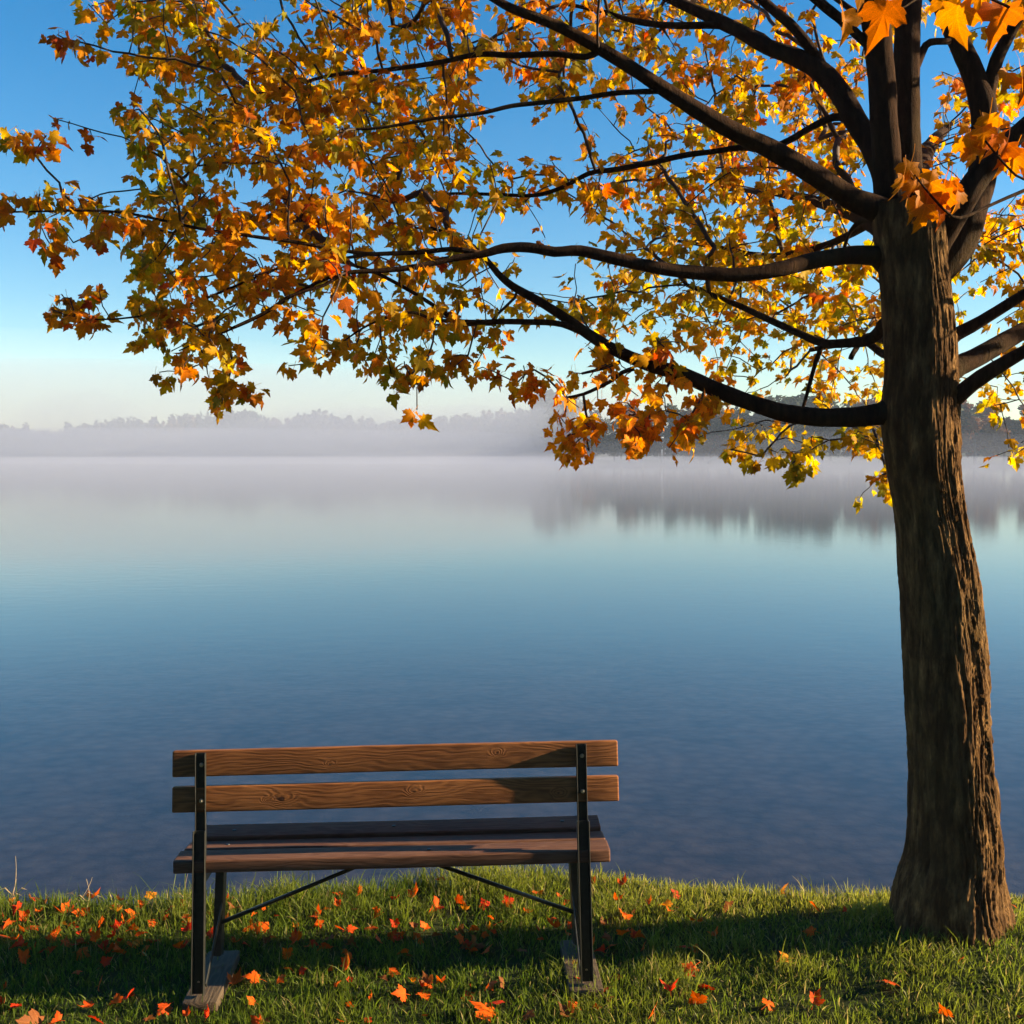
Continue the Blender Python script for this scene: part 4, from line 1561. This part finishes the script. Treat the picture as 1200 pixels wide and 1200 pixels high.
jobs = []
fr = random.Random(5)
for _ in range(150):
    u_ = fr.choice([fr.uniform(0, 225), fr.uniform(240, 760), fr.uniform(240, 760), fr.uniform(0, 1190)])
    FALLEN += f',{u_:.0f} {fr.choice([fr.uniform(1048, 1115), fr.uniform(1060, 1110), fr.uniform(1100, 1198)]):.0f}'
SMALL_FROM = FALLEN.count(',') + 1 - 150
for n_, s in enumerate(FALLEN.replace('\n', '').split(',')):
    u, v = map(float, s.split())
    c = fr.choices(list(FCOL), [.34, .22, .12, .04, .28])[0]
    if (u, v) in ((145, 1114), (57, 1116)):
        c = 'rust-red'
    k = fr.choices(range(6), [3, 3, 2, 3, 2, 1])[0]
    size = fr.uniform(.036, .060) if (u, v) not in ((579, 1185), (49, 1195)) else .085
    if n_ >= SMALL_FROM:
        size *= fr.uniform(.5, .8)
    # ground under that pixel
    z = 0.0
    for _ in range(4):
        p = PG(u, v, z + .028)
        z = hz(p.x, min(p.y, float(edge_np(np.array([p.x]))[0]) + .02))
    p.y = min(p.y, float(edge_np(np.array([p.x]))[0]) + .03)
    jobs.append([u, v, p, z, c, k, size])
from collections import defaultdict
byk = defaultdict(list)
for j in jobs:
    byk[(j[4], CURL[j[5]], zone(j[0], j[1]))].append(j)
ORD = {2: ['left', 'right'], 3: ['leftmost', 'middle', 'rightmost']}
names = {}
for (c, cu, zn), js in byk.items():
    js.sort(key=lambda q: q[0])
    for i, j in enumerate(js):
        if len(js) == 1:
            lab = f'{cu} {c} maple leaf lying {zn}'
        elif len(js) in ORD:
            lab = f'{ORD[len(js)][i]} one of {["two", "three"][len(js) - 2]} {cu} {c} maple leaves {zn}'
        else:
            nth = ['first', 'second', 'third', 'fourth', 'fifth', 'sixth', 'seventh', 'eighth', 'ninth', 'tenth', 'eleventh', 'twelfth'][i]
            lab = f'{nth} from left of the {cu} {c} maple leaves {zn}'
        names[id(j)] = lab
for j in jobs:
    u, v, p, z, c, k, size = j
    o = bpy.data.objects.new('fallen_leaf', fall_m[k])
    COL.objects.link(o)
    o.location = (p.x, p.y, z + fr.uniform(.012, .032))
    o.rotation_euler = (fr.uniform(-.5, .9), fr.uniform(-.7, .7), fr.uniform(0, 6.28))
    o.scale = (size,) * 3
    cc = np.array(FCOL[c]) * fr.uniform(.8, 1.15)
    o.color = (*[float(q) for q in cc], 1)
    tag(o, names[id(j)], 'leaf', 'fallen maple leaves on the grass')


# ------------------------------------------------------------------ far trees
def crown_mesh(name, w, h, nfaces, seed, conif=False, fs=.42):
    r = np.random.default_rng(seed)
    nb = 11
    cz = r.uniform(.30, .92, nb)
    if conif:
        rad = (1 - cz) * .5 + .05
        br = np.full(nb, .13)
        ang_ = r.uniform(0, 6.28, nb)
        cx, cy = np.cos(ang_) * rad * .35, np.sin(ang_) * rad * .35
    else:
        rad = np.sqrt(np.clip(1 - ((cz - .58) / .45) ** 2, .05, 1)) * .36
        br = r.uniform(.12, .22, nb)
        ang_ = np.arange(nb) * 2.4
        cx, cy = np.cos(ang_) * rad, np.sin(ang_) * rad
    k = r.integers(0, nb, nfaces)
    d = unit(r.normal(0, 1, (nfaces, 3)))
    rr = br[k] * r.uniform(.55, 1.08, nfaces)
    c = np.stack([(cx[k] + d[:, 0] * rr) * w, (cy[k] + d[:, 1] * rr) * w, (cz[k] + d[:, 2] * rr * .8) * h], -1)
    a = unit(r.normal(0, 1, (nfaces, 3)))
    b = unit(np.cross(a, d + r.normal(0, .5, (nfaces, 3))))
    s = (fs * r.uniform(.6, 1.5, nfaces))[:, None]
    V = np.stack([c - a * s, c - b * s * .6, c + a * s, c + b * s * .6], 1).reshape(-1, 3)
    F = np.arange(nfaces * 4).reshape(-1, 4)
    return V, F


def trunk_mesh(h, r):
    mb = MB()
    mb.rod((0, 0, -.4), (0, 0, h * .45), r, r * .7, 7, False)
    mb.rod((0, 0, h * .45), (.15, .1, h * .85), r * .7, r * .2, 6, False)
    for k in range(4):
        a = k * 1.7
        mb.rod((0, 0, h * (.3 + .08 * k)), (math.cos(a) * h * .18, math.sin(a) * h * .18, h * (.5 + .09 * k)), r * .4, r * .12, 5, False)
    return mb


M_FTRUNK = mat_simple('far_trunk_bark', (.09, .07, .05), .9, 0, 2, .3)
protos = []
for k in range(7):
    w, h = [(7.5, 10), (8.5, 11.5), (6.5, 11), (9, 9.5), (7, 12.5), (4.2, 11), (10, 12)][k]
    V, F = crown_mesh('crown', w, h, 1700, 300 + k, k == 5, .38)
    me = mesh_np('crown', V, F, False)
    me.materials.append(M_FARO)
    tm = trunk_mesh(h, .22).build('trunk', M_FTRUNK)
    tme = tm.data
    bpy.data.objects.remove(tm)
    protos.append((me, tme, w, h, V, F))
fr = random.Random(21)
KIND = [('dark green', (.018, .032, .012)), ('olive green', (.036, .042, .014)), ('rust orange', (.11, .045, .014)), ('golden yellow', (.11, .075, .018)), ('deep green', (.014, .028, .015)), ('brown', (.055, .034, .018))]
far_list = []
nth_w = ['first', 'second', 'third', 'fourth', 'fifth', 'sixth', 'seventh', 'eighth', 'ninth', 'tenth', 'eleventh', 'twelfth', 'thirteenth', 'fourteenth', 'fifteenth', 'sixteenth', 'seventeenth', 'eighteenth', 'nineteenth', 'twentieth']
x = 16.5
while x < 118:
    sy = float(np.interp(x, SHORE_X, SHORE_Y))
    y = sy + fr.uniform(1.5, 4)
    hs = np.interp(x, [15, 20, 28, 38, 48, 60, 75, 90, 120], [.55, .78, .84, .95, 1.0, 1.12, 1.0, .85, .85])
    kind = fr.choices(range(6), [4, 3, 1 + (x > 60) * 3, .6 + (x > 50) * 1, 3, 1])[0]
    far_list.append((x, y, hs * fr.uniform(.90, 1.06), kind, 'waterside'))
    x += fr.uniform(3.0, 5.0)
x = 20
while x < 130:
    sy = float(np.interp(x, SHORE_X, SHORE_Y))
    hs = np.interp(x, [15, 20, 28, 38, 48, 60, 75, 90, 120], [.6, .72, .82, .96, 1.02, 1.15, 1.05, .95, 1.0])
    kind = fr.choices(range(6), [4, 3, 1.6, 1, 3, 1])[0]
    far_list.append((x, sy + fr.uniform(9, 14), hs * fr.uniform(.92, 1.08), kind, 'back row'))
    x += fr.uniform(4, 6.5)
cnt = defaultdict(list)
for f_ in far_list:
    cnt[(KIND[f_[3]][0], f_[4])].append(f_)
flab = {}
for (cn, rw), js in cnt.items():
    js.sort(key=lambda q: q[0])
    for i, f_ in enumerate(js):
        place = 'at the waterside of the right far shore' if rw == 'waterside' else 'in the back row on the right far shore'
        if len(js) == 1:
            flab[id(f_)] = f'only {cn} tree {place}'
        else:
            flab[id(f_)] = f'{nth_w[min(i, 19)]} {cn} tree from the left {place}'
for n_, f_ in enumerate(far_list):
    x, y, s, kind, rw = f_
    me, tme, w, h, V, F = protos[[0, 1, 2, 3, 4, 6, 0, 1, 3, 6, 5][n_ % 11]]
    e = bpy.data.objects.new('far_tree', None)
    COL.objects.link(e)
    e.location = (x, y, hz(x, y) - .2)
    e.rotation_euler = (0, 0, fr.uniform(0, 6.28))
    e.scale = (s * 1.3, s * 1.3, s * .97 * fr.uniform(.94, 1.04))
    tag(e, flab[id(f_)], 'tree', 'trees along the right far shore')
    c_ = bpy.data.objects.new('crown', me)
    COL.objects.link(c_)
    c_.parent = e
    cc = np.array(KIND[kind][1]) * fr.uniform(.8, 1.2)
    c_.color = (*[float(q) for q in cc], 1)
    t_ = bpy.data.objects.new('trunk', tme)
    COL.objects.link(t_)
    t_.parent = e

# the woods beyond: one mass on the left far shore and behind
Vs, Fs, Cs, off = [], [], [], 0
wr = np.random.default_rng(77)
wood_spots = []
for k in range(430):
    x = wr.uniform(-330, 60)
    sy = float(np.interp(x, SHORE_X, SHORE_Y))
    y = sy + abs(wr.normal(0, 1)) * 22 + 2
    wood_spots.append((x, y))
for k in range(160):
    x = wr.uniform(40, 420)
    sy = float(np.interp(x, SHORE_X, SHORE_Y))
    wood_spots.append((x, sy + wr.uniform(22, 70)))
wh = height_np(np.array([q[0] for q in wood_spots]), np.array([q[1] for q in wood_spots]))
for (x, y), z in zip(wood_spots, wh):
    me, tme, w, h, V, F = protos[wr.integers(0, 7)]
    sub = wr.choice(len(F), 460, replace=False)
    V4 = V.reshape(-1, 4, 3)[sub]
    cen = V4.mean(1, keepdims=True)
    V4 = cen + (V4 - cen) * 1.5
    s = wr.uniform(1.05, 1.45) * (1.10 if y > 280 else .62) * (1 + .16 * np.sin(x * .05) + .1 * np.sin(x * .021 + 1))
    a = wr.uniform(0, 6.28)
    rot = np.array([[math.cos(a), -math.sin(a), 0], [math.sin(a), math.cos(a), 0], [0, 0, 1]])
    W = (V4.reshape(-1, 3) @ rot.T) * s + np.array([x, y, z - .15 * h * s])
    Vs.append(W)
    n = len(V4)
    Fs.append(np.arange(n * 4).reshape(-1, 4) + off)
    off += n * 4
    kc = KIND[wr.choice(6, p=[.26, .22, .16, .08, .18, .10])][1]
    Cs.append(np.repeat(np.array(kc)[None] * wr.uniform(.8, 1.2), n * 4, 0))
me = mesh_np('far_wood', np.vstack(Vs), np.vstack(Fs), False)
add_color(me, 'tint', np.vstack(Cs))
fw = link('far_wood', me, M_FAR, kind='stuff')
tag(fw, 'misty autumn wood along the far lake shore', 'wood')


# added trees, out of view behind the camera, to block low sky light
Vs, Fs, Cs, off = [], [], [], 0
for k in range(46):
    x = -70 + 140 * (k % 23) / 22 + wr.uniform(-2, 2)
    y = -22 - 9 * (k // 23) + wr.uniform(-2, 2) - (max(0, x) * .15)
    me, tme, w, h, V, F = protos[[0, 1, 4, 6][wr.integers(0, 4)]]
    sub = wr.choice(len(F), 900, replace=False)
    V4 = V.reshape(-1, 4, 3)[sub]
    cen = V4.mean(1, keepdims=True)
    V4 = cen + (V4 - cen) * 1.6
    s = wr.uniform(1.15, 1.5)
    W = V4.reshape(-1, 3) * s + np.array([x, y, -.18 * h * s])
    Vs.append(W)
    n = len(V4)
    Fs.append(np.arange(n * 4).reshape(-1, 4) + off)
    off += n * 4
    Cs.append(np.repeat(np.array(KIND[wr.choice(6, p=[.3, .25, .15, .05, .2, .05])][1])[None], n * 4, 0))
me = mesh_np('added_shade_trees', np.vstack(Vs), np.vstack(Fs), False)
add_color(me, 'tint', np.vstack(Cs))
pw_ = link('added_shade_trees', me, M_FAR, kind='stuff')
tag(pw_, 'added unseen row of trees on the land side, blocking low sky light', 'wood')


# ------------------------------------------------------------------ haze and mist
def box_mesh(name, x0, x1, y0, y1, z0, z1):
    vs = np.array([[x, y, z] for x in (x0, x1) for y in (y0, y1) for z in (z0, z1)], float)
    f = np.array([[0, 1, 3, 2], [4, 6, 7, 5], [0, 4, 5, 1], [2, 3, 7, 6], [0, 2, 6, 4], [1, 5, 7, 3]])
    return mesh_np(name, vs, f, False)


zlow = float(GZ.min()) - 1.0
hz_o = link('haze', box_mesh('haze', -660, 660, -75, 840, zlow, 34), mat_volume('haze_air', (.52, .66, .88), .0006), kind='stuff')
tag(hz_o, 'thin morning haze over the whole lake', 'haze')


def dome(name, c, r, dens, label, seg=48, rings=20, col=(.41, .47, .62)):
    t = np.linspace(0, 2 * np.pi, seg, endpoint=False)
    ph = np.linspace(0, np.pi, rings + 1)[1:-1]
    V = [[c[0], c[1], c[2] + r[2]]]
    for p_ in ph:
        for a in t:
            V.append([c[0] + r[0] * math.sin(p_) * math.cos(a), c[1] + r[1] * math.sin(p_) * math.sin(a), c[2] + r[2] * math.cos(p_)])
    V.append([c[0], c[1], c[2] - r[2]])
    F4, F3 = [], []
    for i in range(len(ph) - 1):
        for k in range(seg):
            a0 = 1 + i * seg
            F4.append([a0 + k, a0 + seg + k, a0 + seg + (k + 1) % seg, a0 + (k + 1) % seg])
    for k in range(seg):
        F3.append([0, 1 + k, 1 + (k + 1) % seg])
        b = 1 + (len(ph) - 1) * seg
        F3.append([b + (k + 1) % seg, b + k, len(V) - 1])
    V = np.array(V)
    o = link(name, mesh_np(name, V, [np.array(F4), np.array(F3)], True), mat_volume(name + '_vapour', col, dens), kind='stuff')
    tag(o, label, 'mist')
    return o


dome('mist', (20, 150, WATER_Z), (420, 128, 1.9), .0052, 'low sheet of white mist lying on the lake surface')
dome('mist', (-150, 290, WATER_Z), (260, 80, 27), .0062, 'tall pale mist bank in front of the left far shore')
dome('mist', (-15, 290, WATER_Z), (85, 62, 15), .0055, 'mist bank drifting past the tip of the right shore')
dome('mist', (-110, 322, WATER_Z), (200, 52, 10), .014, 'dense ground mist hiding the foot of the left far shore')
dome('mist', (-170, 255, WATER_Z), (240, 95, 31), .0012, 'faint lifted mist above the left far treeline', col=(.66, .76, .90))
dome('mist', (72, 192, WATER_Z), (80, 20, 2.4), .006, 'low mist along the water at the right far shore')
mr_ = random.Random(8)
for k in range(8):
    x = -185 + 27 * k + mr_.uniform(-9, 9)
    dome('mist', (x, 292 + mr_.uniform(-14, 14), WATER_Z), (mr_.uniform(17, 34), mr_.uniform(14, 24), mr_.uniform(8, 20)), .009,
         f'rising plume of mist before the left far shore, {nth_w[k]} from the left', 28, 14)
PUFF = ['far left', 'left', 'left of centre', 'centre', 'right of centre', 'right']
for k in range(11):
    x = -150 + 24 * k + mr_.uniform(-8, 8)
    y = (250 if x < 10 else 150) + mr_.uniform(-35, 35)
    r_ = mr_.uniform(16, 36)
    dome('mist', (x, y, WATER_Z), (r_ * 1.5, r_ * .7, mr_.uniform(2.0, 5.0)), .012 if x < 10 else .0035,
         f'wisp of mist on the lake, {nth_w[k]} from the left', 28, 12)
print('DONE')
